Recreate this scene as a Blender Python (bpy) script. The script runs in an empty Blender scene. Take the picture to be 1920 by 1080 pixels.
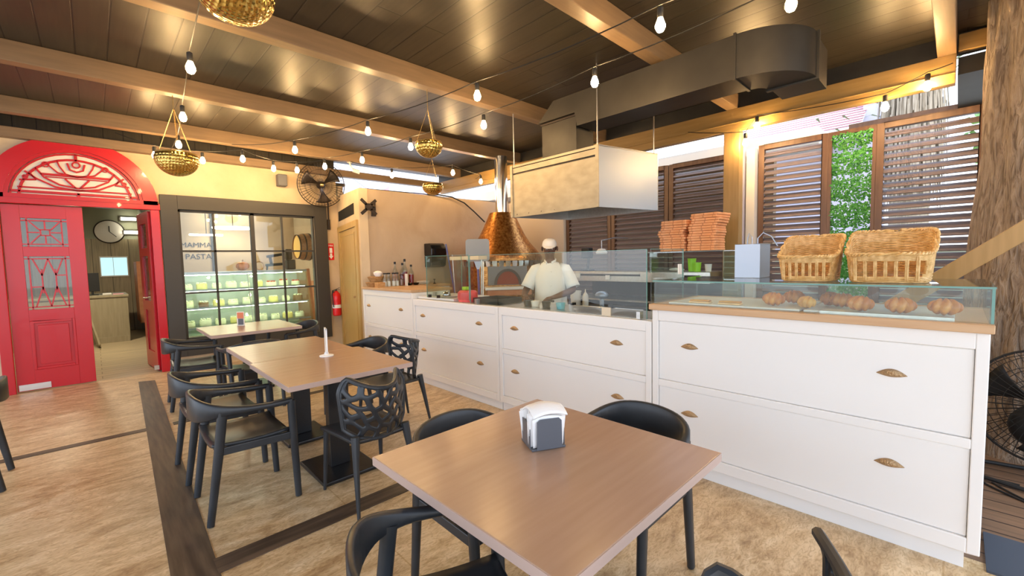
import bpy, bmesh, math, random
from math import sin, cos, pi, radians, sqrt, atan2
from mathutils import Vector, Matrix
random.seed(7)
S = bpy.context.scene
C = S.collection

# ------------------------------------------------------------------ camera
H = 1.5
yaw, pitch, roll = radians(44.056), radians(-3.713), radians(-1.237)
Fv = Vector((sin(yaw)*cos(pitch), cos(yaw)*cos(pitch), sin(pitch)))
Rt = Vector((cos(yaw), -sin(yaw), 0)); Up = Rt.cross(Fv)
Rv = Rt*cos(roll)+Up*sin(roll); Uv = -Rt*sin(roll)+Up*cos(roll)
cam = bpy.data.cameras.new('camera'); cam.sensor_width = 36; cam.lens = 808.4/1920*36
cam.clip_start = .02; cam.clip_end = 200
co = bpy.data.objects.new('camera', cam); C.objects.link(co); S.camera = co
M = Matrix((Rv, Uv, -Fv)).transposed().to_4x4(); M.translation = Vector((0, 0, H)); co.matrix_world = M

# ------------------------------------------------------------------ view + world + lights
S.view_settings.view_transform = 'Standard'; S.view_settings.look = 'None'
S.view_settings.gamma = 1; S.view_settings.use_curve_mapping = False
S.view_settings.exposure = 1.2
w = bpy.data.worlds.new('sky'); S.world = w; w.use_nodes = True
nt = w.node_tree; bg = nt.nodes['Background']
tc = nt.nodes.new('ShaderNodeTexCoord'); sp = nt.nodes.new('ShaderNodeSeparateXYZ')
rp = nt.nodes.new('ShaderNodeValToRGB')
nt.links.new(tc.outputs['Generated'], sp.inputs[0]); nt.links.new(sp.outputs['Z'], rp.inputs[0])
rp.color_ramp.elements[0].position = .0; rp.color_ramp.elements[0].color = (.80, .86, .95, 1)
rp.color_ramp.elements[1].position = .6; rp.color_ramp.elements[1].color = (.62, .76, 1, 1)
nt.links.new(rp.outputs[0], bg.inputs['Color']); bg.inputs['Strength'].default_value = 1.5
sun = bpy.data.lights.new('sun', 'SUN'); sun.energy = 1.2; sun.angle = radians(12); sun.color = (1, .95, .88)
so = bpy.data.objects.new('sun', sun); C.objects.link(so); so.rotation_euler = (radians(28), radians(-22), 0)
WARM = (1, .66, .30)

# ------------------------------------------------------------------ materials
def new_mat(name):
    m = bpy.data.materials.new(name); m.use_nodes = True
    return m, m.node_tree, m.node_tree.nodes['Principled BSDF']
def mat(name, col, rough=.5, metal=0., spec=.5, emit=None, es=0., noise=None, bump=None, coat=0.):
    """noise=(scale, colour2, stretch xyz)   bump=(scale, strength)"""
    m, t, b = new_mat(name); N = t.nodes; L = t.links
    b.inputs['Base Color'].default_value = (*col, 1); b.inputs['Roughness'].default_value = rough
    b.inputs['Metallic'].default_value = metal; b.inputs['Specular IOR Level'].default_value = spec
    b.inputs['Coat Weight'].default_value = coat
    if emit: b.inputs['Emission Color'].default_value = (*emit, 1); b.inputs['Emission Strength'].default_value = es
    if noise or bump:
        c = N.new('ShaderNodeTexCoord')
    if noise:
        mp = N.new('ShaderNodeMapping'); mp.inputs['Scale'].default_value = noise[2] if len(noise) > 2 else (1, 1, 1)
        n = N.new('ShaderNodeTexNoise'); n.inputs['Scale'].default_value = noise[0]; n.inputs['Detail'].default_value = 6
        r = N.new('ShaderNodeValToRGB'); r.color_ramp.elements[0].position = .35; r.color_ramp.elements[1].position = .68
        r.color_ramp.elements[0].color = (*col, 1); r.color_ramp.elements[1].color = (*noise[1], 1)
        L.new(c.outputs['Object'], mp.inputs[0]); L.new(mp.outputs[0], n.inputs['Vector'])
        L.new(n.outputs['Fac'], r.inputs[0]); L.new(r.outputs[0], b.inputs['Base Color'])
    if bump:
        n2 = N.new('ShaderNodeTexNoise'); n2.inputs['Scale'].default_value = bump[0]; n2.inputs['Detail'].default_value = 4
        bp = N.new('ShaderNodeBump'); bp.inputs['Strength'].default_value = bump[1]; bp.inputs['Distance'].default_value = .02
        L.new(c.outputs['Object'], n2.inputs['Vector']); L.new(n2.outputs['Fac'], bp.inputs['Height']); L.new(bp.outputs[0], b.inputs['Normal'])
    return m
def glass_mat(name, tint=(.9, .97, .95), edge=.05):
    m = bpy.data.materials.new(name); m.use_nodes = True; t = m.node_tree; N = t.nodes; L = t.links
    N.clear(); o = N.new('ShaderNodeOutputMaterial'); mx = N.new('ShaderNodeMixShader')
    tr = N.new('ShaderNodeBsdfTransparent'); gl = N.new('ShaderNodeBsdfGlossy'); lw = N.new('ShaderNodeLayerWeight'); pw = N.new('ShaderNodeMath'); ma_ = N.new('ShaderNodeMath')
    lw.inputs['Blend'].default_value = .5; pw.operation = 'POWER'; pw.inputs[1].default_value = 4; ma_.operation = 'MULTIPLY_ADD'; ma_.inputs[1].default_value = .85; ma_.inputs[2].default_value = edge
    tr.inputs[0].default_value = (*tint, 1); gl.inputs['Roughness'].default_value = .02
    L.new(lw.outputs['Facing'], pw.inputs[0]); L.new(pw.outputs[0], ma_.inputs[0]); L.new(ma_.outputs[0], mx.inputs[0]); L.new(tr.outputs[0], mx.inputs[1]); L.new(gl.outputs[0], mx.inputs[2])
    L.new(mx.outputs[0], o.inputs[0]); return m
def emis(name, col, s):
    return mat(name, (0.8, 0.8, 0.8), emit=col, es=s)

def floor_mat():
    m, t, b = new_mat('travertine_floor'); N = t.nodes; L = t.links
    c = N.new('ShaderNodeTexCoord'); mp = N.new('ShaderNodeMapping'); mp.inputs['Scale'].default_value = (1.0, 2.4, 1); mp.inputs['Rotation'].default_value = (0, 0, .3)
    L.new(c.outputs['Object'], mp.inputs[0])
    n = N.new('ShaderNodeTexNoise'); n.inputs['Scale'].default_value = 2.6; n.inputs['Detail'].default_value = 9; n.inputs['Distortion'].default_value = 1.8; n.inputs['Roughness'].default_value = .62
    L.new(mp.outputs[0], n.inputs['Vector'])
    r = N.new('ShaderNodeValToRGB'); e = r.color_ramp.elements
    e[0].position = .28; e[0].color = (.37, .235, .115, 1); e[1].position = .72; e[1].color = (.82, .67, .45, 1)
    a = r.color_ramp.elements.new(.45); a.color = (.60, .43, .235, 1); a = r.color_ramp.elements.new(.56); a.color = (.71, .54, .325, 1)
    L.new(n.outputs['Fac'], r.inputs[0])
    n2 = N.new('ShaderNodeTexNoise'); n2.inputs['Scale'].default_value = 16; n2.inputs['Detail'].default_value = 8; n2.inputs['Distortion'].default_value = 2.5
    L.new(mp.outputs[0], n2.inputs['Vector'])
    r2 = N.new('ShaderNodeValToRGB'); r2.color_ramp.elements[0].position = .36; r2.color_ramp.elements[0].color = (.66, .58, .47, 1); r2.color_ramp.elements[1].position = .56; r2.color_ramp.elements[1].color = (1.0, 1.0, 1.0, 1)
    L.new(n2.outputs['Fac'], r2.inputs[0])
    mx = N.new('ShaderNodeMix'); mx.data_type = 'RGBA'; mx.blend_type = 'MULTIPLY'; mx.inputs[0].default_value = .75
    L.new(r.outputs[0], mx.inputs[6]); L.new(r2.outputs[0], mx.inputs[7])
    br = N.new('ShaderNodeTexBrick'); br.offset = 0; br.inputs['Scale'].default_value = 1; br.inputs['Brick Width'].default_value = 1.9; br.inputs['Row Height'].default_value = 1.3
    br.inputs['Mortar Size'].default_value = .004; br.inputs['Color1'].default_value = (1, 1, 1, 1); br.inputs['Color2'].default_value = (.96, .95, .93, 1); br.inputs['Mortar'].default_value = (.75, .66, .5, 1)
    mpb = N.new('ShaderNodeMapping'); mpb.inputs['Location'].default_value = (.86, .0, 0); L.new(c.outputs['Object'], mpb.inputs[0]); L.new(mpb.outputs[0], br.inputs['Vector'])
    mx2 = N.new('ShaderNodeMix'); mx2.data_type = 'RGBA'; mx2.blend_type = 'MULTIPLY'; mx2.inputs[0].default_value = .8
    L.new(mx.outputs[2], mx2.inputs[6]); L.new(br.outputs['Color'], mx2.inputs[7]); L.new(mx2.outputs[2], b.inputs['Base Color'])
    b.inputs['Roughness'].default_value = .34
    bp = N.new('ShaderNodeBump'); bp.inputs['Strength'].default_value = .22; bp.inputs['Distance'].default_value = .01
    L.new(n2.outputs['Fac'], bp.inputs['Height']); L.new(bp.outputs[0], b.inputs['Normal'])
    return m
def plank_mat(name, c1, c2, gap, width, axis='Y', rough=.4, length=2.4, bump=.4, mort=.006, grain=(30, 2)):
    """boards running along axis (X or Y, or Z on walls)"""
    m, t, b = new_mat(name); N = t.nodes; L = t.links
    c = N.new('ShaderNodeTexCoord'); sx = N.new('ShaderNodeSeparateXYZ'); cb = N.new('ShaderNodeCombineXYZ')
    L.new(c.outputs['Object'], sx.inputs[0])
    if axis == 'Y': a, d = 'Y', 'X'
    elif axis == 'X': a, d = 'X', 'Y'
    elif axis == 'ZX': a, d = 'Z', 'X'
    else: a, d = 'Z', 'Y'
    L.new(sx.outputs[a], cb.inputs[0]); L.new(sx.outputs[d], cb.inputs[1])
    br = N.new('ShaderNodeTexBrick'); br.inputs['Scale'].default_value = 1; br.inputs['Brick Width'].default_value = length; br.inputs['Row Height'].default_value = width
    br.inputs['Mortar Size'].default_value = mort; br.inputs['Mortar Smooth'].default_value = .3
    br.inputs['Color1'].default_value = (*c1, 1); br.inputs['Color2'].default_value = (*c2, 1); br.inputs['Mortar'].default_value = (*gap, 1)
    L.new(cb.outputs[0], br.inputs['Vector'])
    mp = N.new('ShaderNodeMapping'); mp.inputs['Scale'].default_value = (grain[1], grain[0], 1); L.new(cb.outputs[0], mp.inputs[0])
    n = N.new('ShaderNodeTexNoise'); n.inputs['Scale'].default_value = 1; n.inputs['Detail'].default_value = 6; n.inputs['Distortion'].default_value = .6; L.new(mp.outputs[0], n.inputs['Vector'])
    r = N.new('ShaderNodeValToRGB'); r.color_ramp.elements[0].color = (.6, .6, .6, 1); r.color_ramp.elements[1].color = (1.25, 1.2, 1.15, 1); r.color_ramp.elements[0].position = .3; r.color_ramp.elements[1].position = .7
    L.new(n.outputs['Fac'], r.inputs[0])
    mx = N.new('ShaderNodeMix'); mx.data_type = 'RGBA'; mx.blend_type = 'MULTIPLY'; mx.inputs[0].default_value = .7
    L.new(br.outputs['Color'], mx.inputs[6]); L.new(r.outputs[0], mx.inputs[7]); L.new(mx.outputs[2], b.inputs['Base Color'])
    b.inputs['Roughness'].default_value = rough
    bp = N.new('ShaderNodeBump'); bp.inputs['Strength'].default_value = bump; bp.inputs['Distance'].default_value = .01; bp.invert = True
    L.new(br.outputs['Fac'], bp.inputs['Height']); L.new(bp.outputs[0], b.inputs['Normal'])
    return m
def wood_mat(name, c1, c2, axis='X', rough=.4, scale=1., coat=0.):
    st = {'X': (1.2, 14, 14), 'Y': (14, 1.2, 14), 'Z': (14, 14, 1.2)}[axis]
    return mat(name, c1, rough, noise=(2.2*scale, c2, st), coat=coat)
def plaster_mat(name, c1, c2, c3):
    m, t, b = new_mat(name); N = t.nodes; L = t.links
    c = N.new('ShaderNodeTexCoord'); n = N.new('ShaderNodeTexNoise'); n.inputs['Scale'].default_value = 1.6; n.inputs['Detail'].default_value = 8; n.inputs['Distortion'].default_value = 1
    r = N.new('ShaderNodeValToRGB'); e = r.color_ramp.elements; e[0].position = .3; e[0].color = (*c1, 1); e[1].position = .75; e[1].color = (*c3, 1); a = e.new(.5); a.color = (*c2, 1)
    L.new(c.outputs['Object'], n.inputs['Vector']); L.new(n.outputs['Fac'], r.inputs[0]); L.new(r.outputs[0], b.inputs['Base Color'])
    n2 = N.new('ShaderNodeTexNoise'); n2.inputs['Scale'].default_value = 9; n2.inputs['Detail'].default_value = 6; L.new(c.outputs['Object'], n2.inputs['Vector'])
    bp = N.new('ShaderNodeBump'); bp.inputs['Strength'].default_value = .25; bp.inputs['Distance'].default_value = .02; L.new(n2.outputs['Fac'], bp.inputs['Height']); L.new(bp.outputs[0], b.inputs['Normal'])
    b.inputs['Roughness'].default_value = .7; return m
def mosaic_mat():
    m, t, b = new_mat('copper_mosaic'); N = t.nodes; L = t.links
    c = N.new('ShaderNodeTexCoord'); v = N.new('ShaderNodeTexVoronoi'); v.inputs['Scale'].default_value = 34; v.inputs['Randomness'].default_value = .35
    L.new(c.outputs['Object'], v.inputs['Vector'])
    r = N.new('ShaderNodeValToRGB'); r.color_ramp.elements[0].color = (.30, .105, .022, 1); r.color_ramp.elements[1].color = (.62, .29, .075, 1)
    sx = N.new('ShaderNodeSeparateColor'); L.new(v.outputs['Color'], sx.inputs[0]); L.new(sx.outputs[0], r.inputs[0]); L.new(r.outputs[0], b.inputs['Base Color'])
    b.inputs['Metallic'].default_value = .85; b.inputs['Roughness'].default_value = .3
    bp = N.new('ShaderNodeBump'); bp.inputs['Strength'].default_value = .5; bp.inputs['Distance'].default_value = .006; bp.invert = True
    L.new(v.outputs['Distance'], bp.inputs['Height']); L.new(bp.outputs[0], b.inputs['Normal']); return m
def hammered_mat():
    m, t, b = new_mat('hammered_brass'); N = t.nodes; L = t.links
    c = N.new('ShaderNodeTexCoord'); v = N.new('ShaderNodeTexVoronoi'); v.inputs['Scale'].default_value = 42; v.inputs['Randomness'].default_value = .2
    L.new(c.outputs['Object'], v.inputs['Vector']); b.inputs['Base Color'].default_value = (.72, .50, .14, 1)
    b.inputs['Metallic'].default_value = 1; b.inputs['Roughness'].default_value = .2
    bp = N.new('ShaderNodeBump'); bp.inputs['Strength'].default_value = .8; bp.inputs['Distance'].default_value = .012
    L.new(v.outputs['Distance'], bp.inputs['Height']); L.new(bp.outputs[0], b.inputs['Normal']); return m
def bark_mat():
    m, t, b = new_mat('bark'); N = t.nodes; L = t.links
    c = N.new('ShaderNodeTexCoord'); mp = N.new('ShaderNodeMapping'); mp.inputs['Scale'].default_value = (10, 10, 2.2); L.new(c.outputs['Object'], mp.inputs[0])
    n = N.new('ShaderNodeTexNoise'); n.inputs['Scale'].default_value = 2.6; n.inputs['Detail'].default_value = 9; n.inputs['Distortion'].default_value = 1.6; L.new(mp.outputs[0], n.inputs['Vector'])
    r = N.new('ShaderNodeValToRGB'); e = r.color_ramp.elements; e[0].position = .36; e[0].color = (.19, .135, .095, 1); e[1].position = .66; e[1].color = (.43, .34, .26, 1); a = e.new(.47); a.color = (.32, .24, .175, 1)
    L.new(n.outputs['Fac'], r.inputs[0]); L.new(r.outputs[0], b.inputs['Base Color']); b.inputs['Roughness'].default_value = .9
    bp = N.new('ShaderNodeBump'); bp.inputs['Strength'].default_value = 1; bp.inputs['Distance'].default_value = .05; L.new(n.outputs['Fac'], bp.inputs['Height']); L.new(bp.outputs[0], b.inputs['Normal']); return m

MT = dict(
 floor=floor_mat(),
 strip=wood_mat('dark_wood_strip', (.045, .030, .020), (.11, .075, .048), 'Y', .5),
 stripx=wood_mat('dark_wood_strip_across', (.045, .030, .020), (.12, .078, .05), 'X', .5),
 deck=plank_mat('deck_boards', (.20, .12, .07), (.15, .09, .055), (.02, .012, .01), .14, 'Y', .5),
 infloor=plank_mat('pale_plank_floor', (.52, .42, .27), (.45, .36, .23), (.25, .18, .1), .18, 'X', .35),
 ground=mat('outdoor_paving', (.42, .38, .33), .8, noise=(3, (.55, .5, .44))),
 plaster=plaster_mat('ochre_plaster', (.52, .39, .235), (.60, .47, .30), (.68, .55, .37)),
 plaster2=plaster_mat('sand_plaster', (.44, .33, .22), (.48, .37, .255), (.53, .42, .30)),
 ceil=plank_mat('dark_ceiling_boards', (.036, .030, .022), (.029, .025, .018), (.004, .003, .003), .2, 'Y', .40, 6, .6),
 beam=wood_mat('brown_beam_wood', (.20, .130, .072), (.245, .162, .09), 'X', .42),
 beamy=wood_mat('golden_beam_wood', (.32, .195, .06), (.39, .245, .085), 'Y', .42),
 post=wood_mat('golden_post_wood', (.33, .205, .065), (.40, .25, .09), 'Z', .45),
 red=mat('red_paint', (.50, .005, .013), .30, coat=.15),
 white=mat('white_lacquer', (.84, .82, .79), .38, noise=(1.2, (.86, .845, .82))),
 whiteedge=mat('white_trim', (.86, .85, .83), .35),
 table=wood_mat('taupe_laminate', (.42, .265, .175), (.455, .295, .20), 'X', .26),
 tabedge=mat('table_edge_band', (.50, .36, .30), .4),
 black=mat('black_plastic', (.016, .019, .023), .38, spec=.5, noise=(5, (.028, .032, .037))),
 blackmet=mat('black_steel', (.010, .010, .011), .32, bump=(60, .05)),
 frame=mat('charcoal_frame_paint', (.045, .042, .036), .5),
 ctop=wood_mat('oak_worktop', (.55, .33, .17), (.62, .40, .22), 'Y', .4),
 bronze=mat('antique_bronze', (.46, .31, .17), .35, 1., bump=(150, .5)),
 steel=mat('brushed_steel', (.58, .56, .52), .32, 1., noise=(3, (.66, .64, .6), (1, 12, 12))),
 steelw=mat('worn_steel_panel', (.42, .37, .27), .48, .5, noise=(7, (.34, .30, .215), (1, 1, 2)), bump=(6, .15)),
 steelb=mat('smooth_steel', (.40, .45, .53), .38, .7),
 galv=mat('dark_galvanised_duct', (.034, .030, .023), .48, .3, noise=(4, (.046, .041, .032))),
 chrome=mat('bright_flue_steel', (.75, .74, .72), .14, 1.),
 copper=mosaic_mat(), brass=hammered_mat(), brassp=mat('brass_plain', (.62, .46, .2), .3, 1.),
 louver=mat('brown_slat_paint', (.20, .155, .15), .30, spec=.7, noise=(6, (.24, .19, .185), (1, .3, 3))),
 louverf=wood_mat('reddish_frame_wood', (.115, .055, .028), (.16, .08, .04), 'Z', .42),
 bark=bark_mat(),
 ywood=wood_mat('yellow_door_wood', (.46, .29, .08), (.54, .36, .12), 'Z', .4),
 glass=glass_mat('clear_glass', (.93, .97, .95)), glassg=glass_mat('greenish_glass', (.78, .90, .85)),
 glasse=mat('glass_edge', (.16, .34, .30), .1),
 pizza=mat('orange_cardboard', (.78, .34, .14), .7, noise=(9, (.86, .44, .22))),
 pizzad=mat('cardboard_flap', (.55, .22, .09), .75),
 wicker=mat("wicker", (.58, .33, .105), .5, noise=(38, (.84, .58, .26))),
 croi=mat('croissant_crust', (.46, .145, .022), .34, noise=(16, (.74, .33, .065), (1, 1, 1)), bump=(25, .2)),
 croig=mat('golden_crust', (.72, .40, .08), .34, noise=(9, (.55, .22, .04))),
 dough=mat('pale_pastry', (.82, .52, .22), .5, noise=(16, (.90, .70, .42))),
 marble=mat('white_tray', (.74, .74, .72), .3),
 paper=mat('white_paper', (.88, .88, .87), .8), napk=mat('napkin_paper', (.90, .89, .87), .85, bump=(30, .2)),
 greyp=mat('grey_plastic', (.10, .105, .12), .45), cream=mat('cream_paint', (.72, .62, .46), .6),
 skin=mat('dark_skin', (.12, .054, .031), .45), cloth=mat('white_cotton', (.78, .77, .74), .85, bump=(14, .25)),
 cap=mat('cap_cotton', (.74, .70, .64), .85), hair=mat('black_hair', (.01, .008, .007), .7),
 eye=mat('eye_white', (.75, .72, .68), .3), lips=mat('lips', (.12, .04, .035), .45),
 rub=mat('black_rubber', (.012, .012, .012), .6), blackgl=mat('glossy_black', (.008, .008, .009), .12),
 exred=mat('extinguisher_red', (.70, .01, .012), .25), void=mat('dark_void', (.004, .004, .004), .9),
 green=mat('artificial_leaf', (.035, .22, .03), .5, noise=(40, (.10, .42, .06))),
 leaf=mat('tree_leaf', (.16, .34, .08), .6, noise=(3, (.34, .52, .16))), leafd=mat('palm_leaf', (.35, .42, .22), .6),
 thatch=mat('dry_palm_skirt', (.34, .27, .19), .9, noise=(9, (.52, .44, .34), (6, 6, .6))),
 pink=mat('red_roof', (.80, .38, .42), .5), whitew=mat('white_render', (.82, .82, .84), .8),
 lilac=mat('lilac_render', (.52, .50, .60), .8), blue=mat('blue_handle', (.10, .12, .30), .4),
 brick=mat('terracotta_brick', (.45, .16, .07), .7, noise=(8, (.55, .24, .11))),
 redoil=mat('red_oil', (.28, .012, .008), .12), bottle=glass_mat('bottle_glass', (.85, .9, .9)),
 pinkp=mat('pink_plastic', (.85, .13, .12), .35), lime=mat('lime_plastic', (.35, .75, .05), .4),
 basketd=mat('brown_wicker', (.42, .22, .08), .6, noise=(40, (.55, .33, .14))),
 orange=mat('pumpkin_skin', (.75, .30, .10), .5), barrelw=wood_mat('barrel_staves', (.34, .15, .05), (.46, .24, .10), 'Y', .4),
 barrelh=mat('barrel_head', (.80, .48, .12), .5), panelg=plank_mat('greyed_wall_boards', (.34, .28, .17), (.30, .25, .155), (.10, .08, .05), .32, 'ZX', .5, 6),
 cabg=wood_mat('greyed_oak_cabinet', (.32, .27, .17), (.38, .32, .21), 'Z', .5), tanw=mat('tan_wall', (.42, .30, .19), .7),
 greenw=mat('olive_wall', (.30, .31, .22), .7), cakew=mat('cream_icing', (.88, .84, .66), .6), caker=mat('berry_topping', (.55, .06, .05), .4),
 cakey=mat('sponge_yellow', (.86, .70, .26), .6), choc=mat('chocolate', (.22, .10, .05), .5), wallk=mat('pale_kitchen_wall', (.66, .55, .42), .7),
 bulb=emis('bulb_glow', (1, .63, .27), 155), tube=emis('tube_glow', (1, .93, .72), 7), led=emis('led_strip', (.97, 1, .66), 11), window=emis('daylight_window', (.16, .36, .42), 1.0),
 peelg=mat('dull_grey_blade', (.26, .27, .27), .45, .3), galvl=mat('grey_mouth_plate', (.16, .15, .14), .4, .6), oven=mat('oven_brick_inside', (.20, .03, .015), .8), offw=mat('off_white_plastic', (.75, .72, .66), .4), dmetal=mat('dark_metal', (.06, .05, .045), .4, .8),
 tray=mat('black_tray', (.03, .035, .035), .35), ledblue=mat('sauce_blue', (.2, .5, .6), .4), skinp=mat('card_print', (.70, .20, .08), .5), mat_=mat('slate_mat', (.045, .055, .075), .7),
)

# ------------------------------------------------------------------ mesh helpers
class MB:
    def __init__(s): s.v = []; s.f = []
    def add(s, vs, fs, T=None):
        o = len(s.v)
        for p in vs:
            p = Vector(p); s.v.append(T @ p if T else p)
        s.f += [tuple(o+i for i in f) for f in fs]; return s
    def bx(s, x0, x1, y0, y1, z0, z1, T=None):
        v = [(x0, y0, z0), (x1, y0, z0), (x1, y1, z0), (x0, y1, z0), (x0, y0, z1), (x1, y0, z1), (x1, y1, z1), (x0, y1, z1)]
        return s.add(v, [(0, 3, 2, 1), (4, 5, 6, 7), (0, 1, 5, 4), (1, 2, 6, 5), (2, 3, 7, 6), (3, 0, 4, 7)], T)
    def prism(s, poly, d, T=None):
        n = len(poly); d = Vector(d); v = [Vector(p) for p in poly]; v += [p+d for p in v]
        f = [tuple(range(n-1, -1, -1)), tuple(range(n, 2*n))]+[(i, (i+1) % n, n+(i+1) % n, n+i) for i in range(n)]
        return s.add(v, f, T)
    def bar(s, a, b, w, h, up=(0, 0, 1), T=None):
        a = Vector(a); b = Vector(b); d = (b-a).normalized(); up = Vector(up)
        if abs(d.dot(up)) > .99: up = Vector((1, 0, 0))
        x = d.cross(up).normalized(); z = x.cross(d)
        c = [a+x*i*w/2+z*j*h/2 for i, j in ((-1, -1), (1, -1), (1, 1), (-1, 1))]
        return s.prism(c, b-a, T)
    def tube(s, pts, r, n=8, closed=False, caps=True, up=None, rect=None, T=None):
        """r number/list; rect=(w list/num, h list/num) for a rounded-rectangle section kept upright by up"""
        pts = [Vector(p) for p in pts]; m = len(pts)
        R = r if isinstance(r, (list, tuple)) else [r]*m
        rings = []; pn = None
        for i in range(m):
            if closed: t = pts[(i+1) % m]-pts[i-1]
            else: t = pts[min(i+1, m-1)]-pts[max(i-1, 0)]
            t.normalize()
            if up is not None:
                u = Vector(up); a = t.cross(u)
                if a.length < 1e-4: a = t.cross(Vector((0, 1, .01)))
                a.normalize(); b = a.cross(t)
            else:
                if pn is None:
                    u = Vector((0, 0, 1)) if abs(t.z) < .9 else Vector((1, 0, 0)); a = t.cross(u).normalized()
                else:
                    a = pn-t*pn.dot(t); a = a.normalized() if a.length > 1e-6 else pn
                pn = a; b = a.cross(t)
            ring = []
            if rect:
                w = rect[0][i] if isinstance(rect[0], (list, tuple)) else rect[0]; h = rect[1][i] if isinstance(rect[1], (list, tuple)) else rect[1]
                q = min(w, h)*.28
                for (sx, sy) in ((1, 1), (-1, 1), (-1, -1), (1, -1)):
                    pa = (sx*w/2, sy*(h/2-q)); pb = (sx*(w/2-q), sy*h/2)
                    if sx*sy < 0: pa, pb = pb, pa
                    ring += [pts[i]+a*pa[0]+b*pa[1], pts[i]+a*pb[0]+b*pb[1]]
            else:
                for k in range(n):
                    an = 2*pi*k/n; ring.append(pts[i]+a*cos(an)*R[i]+b*sin(an)*R[i])
            rings.append(ring)
        k = len(rings[0]); vs = [p for g in rings for p in g]; fs = []
        for i in range(m if closed else m-1):
            j = (i+1) % m
            fs += [(i*k+q, i*k+(q+1) % k, j*k+(q+1) % k, j*k+q) for q in range(k)]
        if caps and not closed: fs += [tuple(range(k-1, -1, -1)), tuple((m-1)*k+q for q in range(k))]
        return s.add(vs, fs, T)
    def lathe(s, prof, n=24, T=None, c=(0, 0, 0)):
        vs = []; fs = []; m = len(prof); c = Vector(c)
        for (r, z) in prof:
            r = max(r, 1e-4); vs += [c+Vector((r*cos(2*pi*k/n), r*sin(2*pi*k/n), z)) for k in range(n)]
        for i in range(m-1): fs += [(i*n+k, i*n+(k+1) % n, (i+1)*n+(k+1) % n, (i+1)*n+k) for k in range(n)]
        return s.add(vs, fs, T)
    def grid(s, fn, nu, nv, T=None, cu=False):
        vs = [fn(i/nu, j/nv) for j in range(nv+1) for i in range(nu+1)]
        fs = [(j*(nu+1)+i, j*(nu+1)+i+1, (j+1)*(nu+1)+i+1, (j+1)*(nu+1)+i) for j in range(nv) for i in range(nu)]
        return s.add(vs, fs, T)
    def ball(s, c, r, n=12, T=None):
        c = Vector(c); r = Vector(r) if isinstance(r, (tuple, list)) else Vector((r, r, r)); vs = []; fs = []; m = n//2
        for j in range(m+1):
            th = pi*j/m
            for k in range(n): vs.append(c+Vector((r.x*max(sin(th), 1e-3)*cos(2*pi*k/n), r.y*max(sin(th), 1e-3)*sin(2*pi*k/n), r.z*cos(th))))
        for j in range(m): fs += [(j*n+k, (j+1)*n+k, (j+1)*n+(k+1) % n, j*n+(k+1) % n) for k in range(n)]
        return s.add(vs, fs, T)
    def build(s, name, m, parent=None, smooth=True, bevel=0, sub=0, solid=0, off=-1, ang=35):
        o3 = Vector((0, 0, 0)); p = parent
        while p is not None: o3 += p.location; p = p.parent
        me = bpy.data.meshes.new(name); me.from_pydata([tuple(v-o3) for v in s.v], [], s.f)
        bm = bmesh.new(); bm.from_mesh(me); bmesh.ops.remove_doubles(bm, verts=bm.verts, dist=1e-6)
        bmesh.ops.recalc_face_normals(bm, faces=bm.faces); bm.to_mesh(me); bm.free()
        me.materials.append(MT[m] if isinstance(m, str) else m)
        ob = bpy.data.objects.new(name, me); C.objects.link(ob)
        if parent is not None: ob.parent = parent
        if solid: q = ob.modifiers.new('s', 'SOLIDIFY'); q.thickness = solid; q.offset = off
        if bevel: q = ob.modifiers.new('b', 'BEVEL'); q.width = bevel; q.segments = 2; q.limit_method = 'ANGLE'; q.angle_limit = radians(40)
        if sub: q = ob.modifiers.new('u', 'SUBSURF'); q.levels = sub; q.render_levels = sub
        if smooth:
            for f in me.polygons: f.use_smooth = True
            if not sub: me.set_sharp_from_angle(angle=radians(ang))
        return ob
def tag(o, label=None, cat=None, group=None, kind=None):
    if label: o['label'] = label
    if cat: o['category'] = cat
    if group: o['group'] = group
    if kind: o['kind'] = kind
    return o
def thing(name, label, cat, loc=(0, 0, 0), group=None):
    o = bpy.data.objects.new(name, None); C.objects.link(o); o.location = loc; o.empty_display_size = .1
    return tag(o, label, cat, group)
def struct(o): o['kind'] = 'structure'; return o
def kids(o): return [c for c in bpy.data.objects if c.parent == o]
def copy_tree(o, parent=None):
    c = o.copy(); C.objects.link(c); c.parent = parent
    for ch in kids(o): copy_tree(ch, c)
    return c
def place(proto, first, loc, rz, label, group=None):
    o = proto if first else copy_tree(proto)
    o.location = loc; o.rotation_euler = (0, 0, rz); o['label'] = label
    if group: o['group'] = group
    elif 'group' in o: del o['group']
    return o
def TR(loc, rz=0, rx=0, ry=0): return Matrix.Translation(Vector(loc)) @ Matrix.Rotation(rz, 4, 'Z') @ Matrix.Rotation(ry, 4, 'Y') @ Matrix.Rotation(rx, 4, 'X')
def text_obj(name, txt, size, T, m, parent=None, depth=.002):
    cu = bpy.data.curves.new(name, 'FONT'); cu.body = txt; cu.size = size; cu.extrude = depth; cu.align_x = 'CENTER'; cu.align_y = 'CENTER'
    o = bpy.data.objects.new(name, cu); C.objects.link(o); dg = bpy.context.evaluated_depsgraph_get()
    me = bpy.data.meshes.new_from_object(o.evaluated_get(dg)); bpy.data.objects.remove(o); me.transform(T)
    if parent: me.transform(Matrix.Translation(-parent.location))
    me.materials.clear(); me.materials.append(MT[m]); q = bpy.data.objects.new(name, me); C.objects.link(q)
    if parent: q.parent = parent
    return q

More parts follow.
